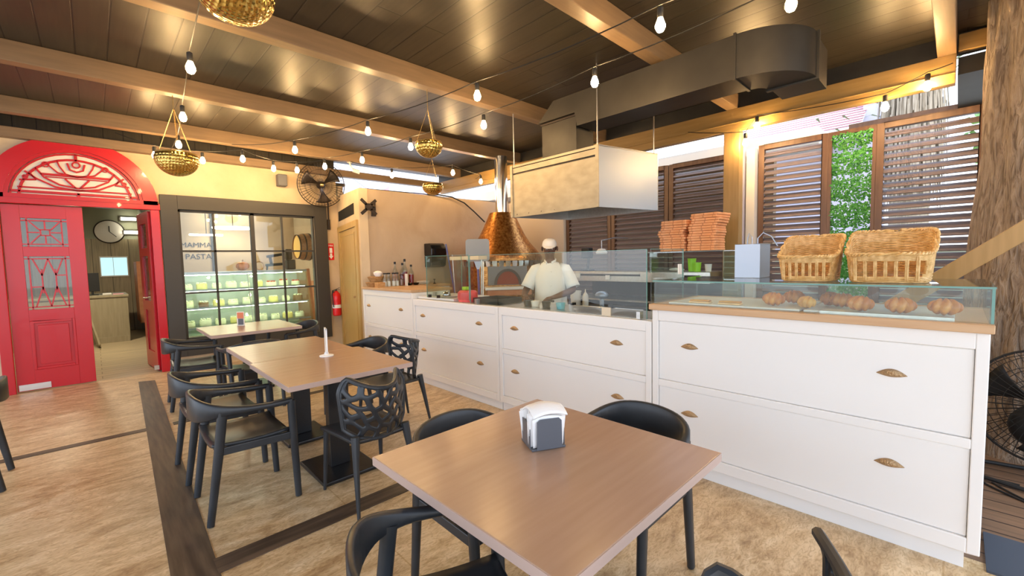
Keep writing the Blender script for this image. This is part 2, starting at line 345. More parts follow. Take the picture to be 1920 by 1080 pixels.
# ================================================================== SETTING
struct(MB().bx(-4, 2.98, -4, 7.96, -.06, 0).build('floor', 'floor', smooth=False))
struct(MB().bx(2.98, 7.5, -4, .9, -.06, 0).build('floor', 'deck', smooth=False))
struct(MB().bx(2.98, 6.0, .9, 6.2, -.06, 0).build('floor', 'greyp', smooth=False))
struct(MB().bx(-2.5, 3.5, 7.96, 14.3, -.06, 0).build('floor', 'infloor', smooth=False))
struct(MB().bx(-40, 40, -40, 40, -.2, -.07).build('floor', 'ground', smooth=False))
k = MB(); k.prism([(.335, 7.47, .0005), (.11, .5, .0005), (.30, .5, .0005), (.50, 7.40, .0005)], (0, 0, .004))
struct(k.build('trim_1', 'strip', smooth=False))
struct(MB().bx(.35, 2.80, 2.464, 2.604, .0005, .005).build('trim_2', 'stripx', smooth=False))
struct(MB().bx(-4, .27, 5.15, 5.24, .0005, .004).build('trim_3', 'stripx', smooth=False))
struct(MB().bx(.46, 2.80, 5.15, 5.24, .0005, .004).build('trim_4', 'stripx', smooth=False))

WT = 3.2
k = MB()
for a in ((-4, -.80, 0, WT), (-.80, .68, 2.33, WT), (.68, .93, 0, WT), (.93, 2.85, 0, .40), (.93, 2.85, 2.34, WT), (2.85, 3.27, 0, WT)):
    k.bx(a[0], a[1], 7.95, 8.08, a[2], a[3])
struct(k.build('wall_back', 'plaster', smooth=False))
struct(MB().prism([(2.85, 6.13, 0), (6.02, 6.13, 0), (6.02, 6.30, 0), (2.9, 6.30, 0)], (0, 0, 2.6)).build('wall_kitchen', 'plaster2', smooth=False))
# angled wall with the service door
def WP(t, z, d=0): return (2.85+.42*t-.974*d, 6.13+1.82*t+.225*d, z)
k = MB(); v = [WP(0, 0), WP(1, 0), WP(1, 0, -.12), WP(0, 0, -.12), WP(0, 2.6), WP(1, 2.72), WP(1, 2.72, -.12), WP(0, 2.6, -.12)]
k.add(v, [(0, 3, 2, 1), (4, 5, 6, 7), (0, 1, 5, 4), (1, 2, 6, 5), (2, 3, 7, 6), (3, 0, 4, 7)])
struct(k.build('wall_side', 'plaster', smooth=False))
def wq(t0, t1, z0, z1, d0, d1):
    k = MB(); k.add([WP(t0, z0, d0), WP(t1, z0, d0), WP(t1, z0, d1), WP(t0, z0, d1), WP(t0, z1, d0), WP(t1, z1, d0), WP(t1, z1, d1), WP(t0, z1, d1)],
          [(0, 3, 2, 1), (4, 5, 6, 7), (0, 1, 5, 4), (1, 2, 6, 5), (2, 3, 7, 6), (3, 0, 4, 7)]); return k
d2 = struct(thing('door_2', None, None, WP(.5, 0)))
k = wq(.06, .13, 0, 2.06, .001, .03); k.v += [] 
for q in (wq(.86, .93, 0, 2.06, .001, .03), wq(.06, .93, 2.06, 2.15, .001, .034)): k.add(q.v, q.f)
k.build('door_frame', 'ywood', d2, smooth=False)
lf = wq(.14, .85, .005, 2.05, .001, .014).build('door_leaf', 'ywood', d2, smooth=False)
k = MB()
for (a0, a1, b0, b1) in ((.2, .8, 1.96, 1.985), (.2, .8, .08, .10), (.19, .205, .08, 1.985), (.79, .805, .08, 1.985)):
    q = wq(a0, a1, b0, b1, .014, .021); k.add(q.v, q.f)
k.build('door_moulding', 'ywood', lf, smooth=False)
MB().ball(WP(.20, .98, .05), .02).build('door_knob', 'bronze', d2)
tag(wq(.2, .92, 2.26, 2.43, .0005, .006).build('vent_opening', 'void', smooth=False), 'black rectangular vent opening above the yellow wooden door', 'vent')
struct(MB().bx(5.9, 6.02, 4.78, 6.13, 0, 2.6).build('wall_right', 'wallk', smooth=False))
struct(MB().bx(-4, 3.27, 8.0, 8.05, 3.2, 3.37).build('wall_upper', 'ceil', smooth=False))
# ceiling and beams
struct(MB().bx(-3.5, 5.6, -2.2, 8.1, 3.37, 3.45).build('ceiling', 'ceil', smooth=False))
n = 5
for (y, x1) in ((5.40, 5.56), (3.63, 5.56), (1.83, 5.56), (.06, 5.56), (7.12, 5.56)):
    struct(MB().bx(-3.5, x1, y, y+.12, 3.2, 3.37).build('trim_%d' % n, 'beam', smooth=False, bevel=.006)); n += 1
struct(MB().bx(-3.5, 5.56, 7.83, 7.95, 3.08, 3.2).build('trim_10', 'beam', smooth=False, bevel=.006))
k = MB().bx(5.46, 5.56, .06, 7.8, 2.95, 3.2); k.bx(5.445, 5.46, .06, 7.8, 3.03, 3.04)
struct(k.build('trim_11', 'beamy', smooth=False, bevel=.004))
struct(MB().bx(5.46, 5.58, -3, .05, 3.21, 3.35).build('trim_12', 'beamy', smooth=False, bevel=.004))
struct(MB().bx(5.46, 5.58, 1.80, 1.975, 0, 2.95).build('trim_13', 'post', smooth=False, bevel=.004))
struct(MB().bx(5.6, 7.0, -3, .05, 3.05, 3.2).build('ceiling', 'galv', smooth=False))
struct(MB().bx(6.9, 7.0, -3, 1.0, 2.98, 3.1).build('trim_14', 'louverf', smooth=False))
struct(MB().bx(5.82, 5.90, 1.87, 1.93, 0, 2.97).build('trim_15', 'lilac', smooth=False))
struct(MB().bx(5.86, 5.98, 1.755, 1.85, 0, 2.80).build('trim_16', 'offw', smooth=False))
struct(MB().bx(6.62, 6.75, 1.75, 7.5, 0, 2.775).build('wall_outer', 'tanw', smooth=False))
struct(MB().bx(6.2, 6.7, 1.17, 7.5, 2.78, 2.98).build('trim_17', 'offw', smooth=False, bevel=.01))

# red double door
d1 = struct(thing('door_1', None, None, (-.05, 7.95, 0)))
k = MB(); k.bx(-.86, -.76, 7.90, 7.96, 0, 2.33); k.bx(.62, .72, 7.90, 7.96, 0, 2.33); k.bx(-.88, .73, 7.885, 7.96, 2.31, 2.40)
k.build('door_frame', 'red', d1, smooth=False, bevel=.006)
cx, cz = -.08, 2.38
def arcpts(r, y, a0=0, a1=pi, n=28, sx=1.): return [(cx+r*sx*cos(a0+(a1-a0)*i/n), y, cz+r*cos(pi/2-(a0+(a1-a0)*i/n))) for i in range(n+1)]
def arcband(k, r0, r1, y0, y1, n=36):
    a = arcpts(r0, y0, n=n); b = arcpts(r1, y0, n=n)
    for i in range(n): k.prism([a[i], a[i+1], b[i+1], b[i]], (0, y1-y0, 0))
k = MB(); arcband(k, .635, .79, 7.875, 7.955); arcband(k, .60, .64, 7.895, 7.955); k.bx(-.87, .71, 7.875, 7.955, 2.38, 2.43)
k.build('arch', 'red', d1, smooth=False)
a = arcpts(.61, 7.952); MB().prism([(p[0], 7.949, p[2]) for p in a], (0, -.01, 0)).build('fanlight_panel', 'offw', d1, smooth=False)
k = MB(); Y0 = 7.918
def fb(pts, w_=.022, cl=False): k.tube([(cx+p[0], Y0+.006, cz+p[1]) for p in pts], 1, rect=(w_, .014), up=(0, 1, 0), closed=cl)
def arcl(r, a0, a1, w_=.022): fb([(r*cos(a0+(a1-a0)*i/20), r*sin(a0+(a1-a0)*i/20)) for i in range(21)], w_)
arcl(.585, 0, pi, .02); arcl(.515, .06, pi-.06, .026)
fb([(-.58, .085), (.58, .085)], .03); fb([(-.52, .135), (.52, .135)], .018)
for s in (-1, 1):
    fb([(s*.0, .16), (s*.16, .19), (s*.29, .27), (s*.36, .38)], .02)
    fb([(s*.0, .13), (s*.20, .16), (s*.36, .25), (s*.45, .33)], .02)
    fb([(s*.50, .22), (s*.36, .235)], .02); fb([(s*.36, .235), (s*.41, .31)], .02)
    fb([(s*.0, .30), (s*.10, .33), (s*.15, .42), (s*.17, .49)], .016)
    fb([(s*.0, .30), (s*.17, .34), (s*.26, .44)], .016)
    fb([(s*.02, .16), (s*.11, .27)], .02)
    k.tube([(cx+s*.27+.03*cos(q*pi/5), Y0, cz+.43+.03*sin(q*pi/5)) for q in range(10)], .008, n=5, closed=True)
    k.tube([(cx+s*.45+.02*cos(q*pi/5), Y0, cz+.26+.02*sin(q*pi/5)) for q in range(10)], .008, n=5, closed=True)
fb([(-.32, .31), (.32, .31)], .028); fb([(-.28, .28), (.28, .28)], .012); fb([(0, .5), (0, .59)], .03); fb([(0, .02), (0, .1)], .03)
k.tube([(cx+.035*cos(q*pi/6), Y0, cz+.455+.035*sin(q*pi/6)) for q in range(12)], .010, n=5, closed=True)
fb([(-.08, .47), (-.06, .39), (0, .365), (.06, .39), (.08, .47)], .02)
k.build('fanlight_tracery', 'red', d1, smooth=False)
def leaf(T, name):
    """closed leaf .69 wide 2.29 high, hinge at x=0, front faces -y"""
    W, Hh = .695, 2.29
    k = MB()
    for (a0, a1, b0, b1) in ((0, .15, 0, Hh), (W-.15, W, 0, Hh), (.15, W-.15, 0, .25), (.15, W-.15, .86, 1.0), (.15, W-.15, 1.66, 1.78), (.15, W-.15, 2.13, Hh)): k.bx(a0, a1, -.02, .025, b0, b1, T)
    k.bx(.15, W-.15, -.006, .012, .25, .86, T)
    lf = k.build(name, 'red', d1, smooth=False, bevel=.003)
    k = MB()
    for (a0, a1, b0, b1) in ((.15, .18, .25, .86), (W-.18, W-.15, .25, .86), (.18, W-.18, .25, .28), (.18, W-.18, .83, .86)): k.bx(a0, a1, -.024, -.006, b0, b1, T)
    k.bx(.21, W-.21, -.014, -.006, .31, .80, T); k.build('raised_panel', 'red', lf, smooth=False, bevel=.004)
    for (z0, z1) in ((1.0, 1.66), (1.78, 2.13)): MB().bx(.15, W-.15, -.002, .004, z0, z1, T).build('pane', 'glass', lf, smooth=False)
    k = MB(); y = -.010
    def b(x0, z0, x1, z1, w_=.02): k.bar(T @ Vector((x0, y, z0)), T @ Vector((x1, y, z1)), w_, .014, up=(0, 0, 1) if abs(x1-x0) > .01 else (1, 0, 0))
    b(.15, 1.03, .545, 1.03); b(.15, 1.63, .545, 1.63); b(.19, 1.0, .19, 1.66); b(.505, 1.0, .505, 1.66)
    for s in (0, 1):
        zz = (1.03, 1.28) if s == 0 else (1.63, 1.42)
        b(.22, zz[0], .29, zz[1]); b(.29, zz[1], .35, zz[0]); b(.35, zz[0], .41, zz[1]); b(.41, zz[1], .48, zz[0])
    b(.29, 1.2, .29, 1.5); b(.41, 1.2, .41, 1.5); b(.19, 1.28, .29, 1.28, .014); b(.41, 1.42, .505, 1.42, .014)
    b(.15, 1.81, .545, 1.81); b(.15, 2.10, .545, 2.10); b(.2, 1.78, .2, 2.13); b(.495, 1.78, .495, 2.13)
    b(.2, 1.955, .30, 1.955); b(.40, 1.955, .495, 1.955); b(.22, 1.82, .30, 1.92); b(.40, 1.99, .48, 2.09); b(.22, 2.09, .30, 1.99); b(.40, 1.92, .48, 1.82)
    b(.30, 1.92, .40, 1.92); b(.30, 1.99, .40, 1.99); b(.31, 1.92, .31, 1.99); b(.39, 1.92, .39, 1.99); b(.35, 1.82, .35, 1.92); b(.35, 1.99, .35, 2.1)
    k.build('tracery', 'red', lf, smooth=False)
    return lf
l1 = leaf(TR((-.755, 7.965, .012)), 'door_leaf')
MB().bx(-.74, -.47, 7.935, 7.944, .022, .095).build('kick_plate', 'steel', l1, smooth=False)
l2 = leaf(Matrix.Translation(Vector((.615, 8.01, .012))) @ Matrix.Rotation(radians(96), 4, 'Z'), 'door_leaf')
MB().bx(.545, .60, 8.0, 8.06, .03, .09).build('kick_plate', 'steel', l2, smooth=False)
MB().tube([(.57, 8.5, 1.05), (.52, 8.5, 1.05), (.52, 8.56, 1.05)], .012).build('door_handle', 'steel', l2)
struct(MB().bx(-4, -.88, 7.925, 7.95, 0, .14).build('baseboard_back', 'rub', smooth=False))

# display window in the charcoal frame
w1 = struct(thing('window_1', None, None, (1.89, 7.95, .4)))
k = MB()
for a in ((.73, .93, .18, 2.54), (2.85, 3.06, .18, 2.54), (.93, 2.85, 2.34, 2.54), (.93, 2.85, .18, .40)): k.bx(a[0], a[1], 7.90, 7.96, a[2], a[3])
k.build('window_frame', 'frame', w1, smooth=False, bevel=.004)
k = MB(); 
for a in ((.93, .96, .4, 2.34), (2.82, 2.85, .4, 2.34), (.93, 2.85, 2.31, 2.34), (.93, 2.85, .4, .44), (1.86, 1.915, .4, 2.34)): k.bx(a[0], a[1], 7.955, 8.03, a[2], a[3])
for x in (1.365, 2.33): k.bx(x-.014, x+.014, 7.965, 8.0, .4, 2.34)
for z in (1.735, 1.11): k.bx(.93, 2.85, 7.965, 8.0, z-.014, z+.014)
k.build('glazing_bars', 'frame', w1, smooth=False)
MB().bx(.95, 2.83, 7.979, 7.985, .42, 2.32).build('pane', 'glass', w1, smooth=False)

struct(MB().bx(5.5, 5.56, -2.2, 7.9, 3.2, 3.37).build('wall_soffit', 'galv', smooth=False))

# ================================================================== COUNTERS
def cab(name, label, y0, y1, ztop, zdiv, hs, group=None):
    t = thing(name, label, 'cabinet', (3.1, (y0+y1)/2, 0), group)
    XB = 3.34 if ztop < 1.12 else 3.60
    k = MB(); k.bx(2.87, XB, y0+.001, y1-.001, .1, ztop)
    m = .045
    za, zb, zc, zd = .165, zdiv-.012, zdiv+.035, ztop-.075
    for a in ((y0+.001, y0+m, .095, ztop), (y1-m, y1-.001, .095, ztop), (y0+m, y1-m, zd, ztop), (y0+m, y1-m, zb, zc), (y0+m, y1-m, .095, za)):
        k.bx(2.832, 2.872, a[0], a[1], a[2], a[3])
    k.build('body', 'white', t, smooth=False, bevel=.004)
    MB().bx(2.872, XB-.05, y0+.05 if y0 < 0 else y0+.002, y1-.002, 0, .098).build('plinth', 'whiteedge', t, smooth=False)
    for i, (z0, z1) in enumerate(((zc, zd), (za, zb))):
        d = MB().bx(2.843, 2.88, y0+m+.001, y1-m-.001, z0+.001, z1-.001).build('drawer', 'white', t, smooth=False, bevel=.007)
        for y in hs[i]:
            hz = (z0+z1)/2+.05 if i == 0 else (z0+z1)/2+.055
            a = .061
            def fn(u, v):
                q = cos(pi/2*(2*u-1)*.97); zz = (2*v-1)
                return Vector((2.845-.024*q*sqrt(max(0, 1-zz*zz)), y+a*(2*u-1), hz+.022*q*zz-.008*(2*u-1)**2))
            MB().grid(fn, 14, 8).build('handle', 'bronze', d)
    return t
cab('counter_cabinet', 'cream drawer cabinet with oak top at the far left end of the counter', 4.72, 6.10, 1.115, .60, ((5.94, 5.03), (5.93, 5.04)))
cab('counter_cabinet', 'low white drawer cabinet under the left glass guard, second from the wall', 3.135, 4.715, 1.04, .60, ((4.51, 3.445), (4.51, 3.44)))
cab('counter_cabinet', 'low white wide drawer cabinet in front of the cook, beside the raised pastry cabinet', 1.505, 3.13, 1.04, .60, ((2.92, 1.80), (2.92, 1.795)))
cab('counter_cabinet', 'tall white drawer cabinet carrying the pastry case at the near right end', -.115, 1.50, 1.127, .60, ((1.236, .212), (1.234, .210)))
tag(MB().bx(2.815, 3.45, 4.72, 6.12, 1.118, 1.152).build('countertop', 'ctop', smooth=False, bevel=.004), 'oak worktop with bottles and baskets on the far cabinet', 'countertop')
tag(MB().bx(2.80, 3.64, -.125, 1.51, 1.130, 1.170).build('countertop', 'ctop', smooth=False, bevel=.004), 'light oak board under the glass pastry case', 'countertop')
k = MB(); k.bx(2.90, 3.34, 1.52, 4.715, 1.0405, 1.046)
tag(k.build('worktop', 'steel', smooth=False), 'low stainless worktop behind the glass guard where the cook works', 'worktop')
tag(MB().bx(2.9, 3.44, 3.95, 4.70, 1.047, 1.075).build('serving_board', 'marble', smooth=False, bevel=.004), 'white board with bell and small jars at the left end of the glass guard', 'board')

# glass guards
def pane_thing(name, label, x0, x1, y0, y1, z0, z1):
    t = thing(name, label, 'glass', ((x0+x1)/2, (y0+y1)/2, z0))
    MB().bx(x0, x1, y0, y1, z0, z1).build('pane', 'glass', t, smooth=False)
    k = MB(); e = .006
    if y1-y0 > x1-x0: k.bx(x0-.0005, x1+.0005, y0, y1, z1, z1+.003); k.bx(x0-.0005, x1+.0005, y0-.003, y0, z0, z1); k.bx(x0-.0005, x1+.0005, y1, y1+.003, z0, z1)
    else: k.bx(x0, x1, y0-.0005, y1+.0005, z1, z1+.003); k.bx(x1, x1+.003, y0-.0005, y1+.0005, z0, z1)
    k.build('pane_edge', 'glasse', t, smooth=False)
    return t
g = pane_thing('glass_guard', 'long glass sneeze guard standing on the low counter in front of the cook', 2.862, 2.870, 1.56, 3.60, 1.048, 1.555)
for y in (1.62, 3.5): MB().bx(2.85, 2.90, y-.015, y+.015, 1.047, 1.10).build('clamp', 'steel', g, smooth=False)
MB().bx(2.855, 2.862, 1.86, 1.94, 1.05, 1.115).build('sticker', 'cream', g, smooth=False)
g = pane_thing('glass_guard', 'glass sneeze guard pane nearest the oil bottles', 2.862, 2.870, 3.62, 4.43, 1.076, 1.565)
for y in (4.38, 4.2): MB().bx(2.85, 2.885, y-.012, y+.012, 1.076, 1.11).build('clamp', 'dmetal', g, smooth=False)
pane_thing('glass_guard', 'side glass pane closing the left end of the guard', 2.88, 3.40, 4.44, 4.448, 1.076, 1.565)
g = pane_thing('glass_guard', 'side glass pane between the low counter and the pastry case', 2.88, 3.40, 1.53, 1.538, 1.048, 1.555)
MB().bx(3.30, 3.36, 1.524, 1.530, 1.36, 1.44).build('sticker', 'paper', g, smooth=False)
# pastry case
t = thing('pastry_case', 'long low glass case of croissants on the oak board', 'display case', (3.2, .69, 1.171))
MB().bx(2.842, 2.850, -.115, 1.49, 1.171, 1.326).build('front_glass', 'glass', t, smooth=False)
MB().bx(3.55, 3.558, -.115, 1.49, 1.171, 1.326).build('back_glass', 'glass', t, smooth=False)
for y in (-.115, 1.482): MB().bx(2.851, 3.549, y, y+.008, 1.171, 1.326).build('end_glass', 'glass', t, smooth=False)
MB().bx(2.835, 3.60, -.122, 1.497, 1.327, 1.335).build('top_glass', 'glass', t, smooth=False)
k = MB(); k.bx(2.8325, 2.8348, -.122, 1.497, 1.3265, 1.3355); k.bx(2.8395, 2.8415, -.122, -.112, 1.171, 1.326); k.bx(2.836, 3.6, -.1245, -.1222, 1.327, 1.335)
k.build('glass_edge', 'glasse', t, smooth=False)
tag(MB().bx(2.88, 3.42, .62, 1.40, 1.171, 1.183).build('serving_tray', 'marble', smooth=False, bevel=.003), 'white tray with eclairs in the left half of the pastry case', 'tray')
tag(MB().bx(2.88, 3.42, .0, .60, 1.171, 1.183).build('serving_tray', 'marble', smooth=False, bevel=.003), 'white tray under the croissants in the right half of the pastry case', 'tray')
tag(MB().bx(2.856, 2.876, .0, .52, 1.171, 1.186).build('tray_edge', 'steel', smooth=False), 'grey metal strip along the front of the right croissant tray', 'strip')
def croissant(L, R, n=5):
    k = MB()
    def fn(u, v):
        s = 2*u-1; an = s*1.15; cxx = L*.55*sin(an); cyy = -L*.30*(1-cos(an))*1.1
        rr = R*(1-abs(s)**2.3)**.55 if abs(s) < 1 else 0
        rr *= (.80+.27*abs(sin(n*pi*(u+.03*sin(2*pi*v)))))*(1-.0) if True else rr
        th = 2*pi*v; nx = cos(an); d = Vector((-sin(an), -cos(an), 0)).normalized()
        return Vector((cxx, cyy, R*.93))+d*rr*1.05*cos(th)+Vector((0, 0, 1))*rr*.85*sin(th)
    k.grid(fn, 42, 14); return k
CR = [((2.985, .775), 0, 'croi', 'large darker croissant at the left of the croissant row, in front of its twin'),
      ((3.20, .72), .5, 'croi', 'dark croissant half hidden behind the leftmost large one'),
      ((2.945, .595), -.4, 'croig', 'small pale golden croissant beside the leftmost large one'),
      ((3.17, .53), .9, 'croi', 'brown croissant behind the small pale golden one'),
      ((3.10, .455), .2, 'croi', 'brown croissant near the green hedge reflection, back row middle'),
      ((2.94, .352), -.3, 'croi', 'ridged orange brown croissant at the middle of the front row'),
      ((2.94, .195), .25, 'croi', 'pointed croissant second from the right end of the case'),
      ((2.96, .035), .1, 'croi', 'fat golden brown croissant at the right end of the case')]
for i, (p, rz, m, lab) in enumerate(CR):
    L = .072 if m == 'croig' else .088; R = .040 if m == 'croig' else .047
    o = croissant(L, R).build('croissant', m); o.location = (p[0], p[1], 1.184); o.rotation_euler = (0, 0, pi/2+rz)
    tag(o, lab, 'croissant', 'croissants in the pastry case')
for i, (p, lab) in enumerate((((2.93, 1.20), 'pale flat pastry bar at the far left of the pastry case'), ((2.93, 1.01), 'pale flat pastry bar second from the left in the pastry case'))):
    t = thing('pastry_bar', lab, 'pastry', (p[0], p[1], 1.184), 'flat pastry bars')
    k = MB(); k.bx(p[0]-.03, p[0]+.03, p[1]-.068, p[1]+.068, 1.184, 1.195); k.build('base', 'dough', t, bevel=.005)
    k = MB(); k.bx(p[0]-.026, p[0]+.026, p[1]-.064, p[1]+.064, 1.196, 1.206); k.build('top_crust', 'croig', t, bevel=.005)

# wicker bread baskets on the case
def basket(loc, wy, dx, hf, hb):
    """front towards -x"""
    t = thing('wicker_basket', None, None, loc)
    def plan(a, g=0.):  # superellipse
        ca, sa = cos(a), sin(a); e = .55
        return ((dx/2+g)*math.copysign(abs(ca)**e, ca), (wy/2+g)*math.copysign(abs(sa)**e, sa))
    def top(x):  # rim height over depth
        u = (x+dx/2)/dx; u = min(max(u, 0), 1); u = u*u*(3-2*u); return hf+(hb-hf)*u
    NP = 72
    def row(k, zf, r, amp, ph, a0=0, a1=2*pi):
        pts = []
        for i in range(NP):
            a = 2*pi*i/NP; g0 = .035*zf
            x, y = plan(a, g0*.5+amp*(1 if (i+ph) % 4 < 2 else -1))
            z = .008+(top(x)-.012)*zf; pts.append((loc[0]+x, loc[1]+y, loc[2]+z))
        k.tube(pts, r, n=5, closed=True)
    k = MB()
    for j in range(5): row(k, .02+.035*j, .0042, .0022, j*2)
    NR = 16
    for j in range(8): row(k, .80+.026*j, .0044, .0022, j*2)
    k.build('woven_band', 'wicker', t)
    # closed sides and back, rows only for x > front
    k = MB(); idx = [i for i in range(NP+1) if plan(2*pi*i/NP)[0] > -dx*.40]
    for j in range(25):
        zf = .18+.0255*j; seg = []
        for i in range(-NP//2+1, NP//2):
            a = 2*pi*i/NP; x, y = plan(a, .035*zf*.5+.0022*(1 if (i+j*2) % 4 < 2 else -1))
            if x > -dx*.42: seg.append((loc[0]+x, loc[1]+y, loc[2]+.008+(top(x)-.012)*zf))
        k.tube(seg, .0042, n=5)
    k.build('woven_wall', 'wicker', t)
    k = MB()
    for i in range(7):
        y = -wy*.38+wy*.76*i/6; zf = .85
        k.tube([(loc[0]-dx/2-.001, loc[1]+y, loc[2]+.012), (loc[0]-dx/2-.012, loc[1]+y*1.02, loc[2]+hf*.9)], .0048, n=6)
        k.tube([(loc[0]-dx/2-.001, loc[1]+y+.007, loc[2]+.012), (loc[0]-dx/2-.012, loc[1]+y*1.02+.007, loc[2]+hf*.9)], .0042, n=6)
    k.build('upright', 'wicker', t)
    k = MB()
    for ph in (0, pi):
        pts = []
        for i in range(160):
            a = 2*pi*i/160; x, y = plan(a, .020); q = a*26+ph
            x2, y2 = plan(a, .020+.006*cos(q)); pts.append((loc[0]+x2, loc[1]+y2, loc[2]+top(x)+.006*sin(q)))
        k.tube(pts, .0062, n=6, closed=True)
    k.build('braided_rim', 'wicker', t)
    k = MB(); k.prism([(loc[0]+plan(2*pi*i/48)[0]*.98, loc[1]+plan(2*pi*i/48)[1]*.98, loc[2]+.002) for i in range(48)], (0, 0, .008)); k.build('base', 'wicker', t, smooth=False)
    return t
b1 = basket((3.16, .625, 1.336), .26, .34, .145, .275); tag(b1, 'wicker bread basket standing nearer the steel box on the pastry case', 'basket', 'wicker bread baskets')
b2 = basket((3.15, .258, 1.336), .325, .34, .152, .285); tag(b2, 'larger wicker bread basket at the right on the pastry case', 'basket', 'wicker bread baskets')
# steel bin with tongs
t = thing('steel_bin', 'tall square stainless steel bin holding tongs, left of the bread baskets', 'bin', (3.50, 1.06, 1.336))
k = MB()
for a in ((3.36, 3.364, .965, 1.13), (3.59, 3.594, .965, 1.13), (3.364, 3.59, .965, .969), (3.364, 3.59, 1.126, 1.13)): k.bx(a[0], a[1], a[2], a[3], 1.337, 1.575)
k.bx(3.364, 3.59, .969, 1.126, 1.337, 1.341); k.build('body', 'steelb', t, smooth=False)
k = MB().tube([(3.362, .967, 1.575), (3.592, .967, 1.575), (3.592, 1.128, 1.575), (3.362, 1.128, 1.575)], .004, closed=True); k.build('rim', 'steelb', t)
for x, y, lab in ((3.50, 1.08, 'steel serving tongs standing upright in the steel bin, left pair'), (3.53, 1.02, 'bent steel serving tongs leaning out of the steel bin to the right')):
    k = MB(); s = 0 if y > 1.05 else .06
    k.tube([(x, y+.012, 1.35), (x, y+.010, 1.62), (x, y-.002-s*.4, 1.66), (x, y-.02-s, 1.63), (x, y-.03-s*1.5, 1.56 if s else 1.35)], .0045, n=6)
    tag(k.build('serving_tongs', 'steelb'), lab, 'tongs')

# ================================================================== EXTRACTOR HOOD + DUCT
t = thing('extractor_hood', 'big stainless steel extractor hood hanging over the cooking counter', 'hood', (4.0, 3.0, 2.0))
q = [(3.60, 3.69), (3.58, 2.45), (4.40, 2.26), (4.44, 3.52)]
def side(a, b, z0, z1, th): 
    a = Vector((*a, 0)); b = Vector((*b, 0)); d = (b-a).normalized(); nn = Vector((-d.y, d.x, 0))
    return [a+Vector((0, 0, z0)), b+Vector((0, 0, z0)), b+nn*th+Vector((0, 0, z0)), a+nn*th+Vector((0, 0, z0))], (0, 0, z1-z0)
k = MB(); k.prism(*side(q[0], q[1], 2.0, 2.49, .01)); k.build('front_panel', 'steelw', t, smooth=False)
k = MB(); k.prism(*side(q[0], q[1], 2.51, 2.565, .012)); k.prism(*side((3.597, 3.69), (3.577, 2.45), 2.575, 2.60, .02)); 
k.prism(*side((3.588, 3.70), (3.588, 3.665), 2.0, 2.6, .02)); k.prism(*side((3.568, 2.485), (3.568, 2.45), 2.0, 2.6, .02)); k.build('front_frame', 'steelw', t, smooth=False)
k = MB(); k.prism(*side((3.602, 3.69), (3.582, 2.45), 2.0, 2.598, .004)); k.v = [v+Vector((.012, 0, 0)) for v in k.v]; k.build('slot_backing', 'dmetal', t, smooth=False)
k = MB(); k.prism(*side(q[1], q[2], 2.0, 2.6, .01)); k.build('side_panel', 'steelb', t, smooth=False)
k = MB(); k.prism(*side(q[2], q[3], 2.0, 2.6, .01)); k.prism(*side(q[3], q[0], 2.0, 2.6, .01)); k.build('back_panel', 'steel', t, smooth=False)
MB().prism([(x, y, 2.585) for x, y in q], (0, 0, .012)).build('top_panel', 'steel', t, smooth=False)
MB().prism([(x*.96+.16, y*.96+.12, 2.12) for x, y in q], (0, 0, .012)).build('filter', 'dmetal', t, smooth=False)
for i in range(7): MB().ball((3.595, 3.60-i*.19, 2.03), .008, 8).build('rivet', 'chrome', t)
for x, y in ((3.62, 3.66), (3.60, 2.48), (4.38, 2.30)): MB().tube([(x, y, 2.59), (x, y, 3.37)], .007).build('hanging_rod', 'steel', t)
t = thing('exhaust_duct', 'dark sheet metal exhaust duct running under the ceiling from the hood', 'duct', (3.78, 2.0, 2.85))
MB().bx(3.62, 3.95, 1.24, 2.62, 2.85, 3.18).build('straight_duct', 'galv', t, smooth=False)
MB().prism([(3.62, 3.27, 2.99), (3.62, 3.05, 3.18), (3.62, 2.62, 3.18), (3.62, 2.62, 2.85), (3.62, 2.74, 2.85), (3.62, 2.77, 2.99)], (.33, 0, 0)).build('transition', 'galv', t, smooth=False)
MB().bx(3.66, 3.96, 2.78, 3.25, 2.605, 2.965).build('riser', 'galv', t, smooth=False)
MB().bx(3.65, 3.97, 2.77, 3.26, 2.966, 2.985).build('flange', 'dmetal', t, smooth=False)
k = MB(); pr = []
cxe, cye = 4.06, 1.235
for i in range(15):
    a = pi+ (pi/2)*i/14
    pr.append([(cxe+r*cos(a), cye+r*sin(a), z) for r, z in ((.11, 2.85), (.44, 2.85), (.44, 3.18), (.11, 3.18))])
vs = [p for g in pr for p in g]; fs = [(i*4+q, i*4+(q+1) % 4, (i+1)*4+(q+1) % 4, (i+1)*4+q) for i in range(14) for q in range(4)]+[(0, 1, 2, 3), (56, 57, 58, 59)]
k.add(vs, fs); k.build('elbow', 'galv', t, ang=40)
k = MB(); k.bx(4.06, 4.10, .78, 1.14, 2.835, 3.195); k.bx(3.61, 3.96, 1.225, 1.245, 2.84, 3.19); k.build('flange', 'galv', t, smooth=False)
MB().bx(4.10, 4.45, .80, 1.12, 2.86, 3.17).build('straight_duct', 'galv', t, smooth=False)

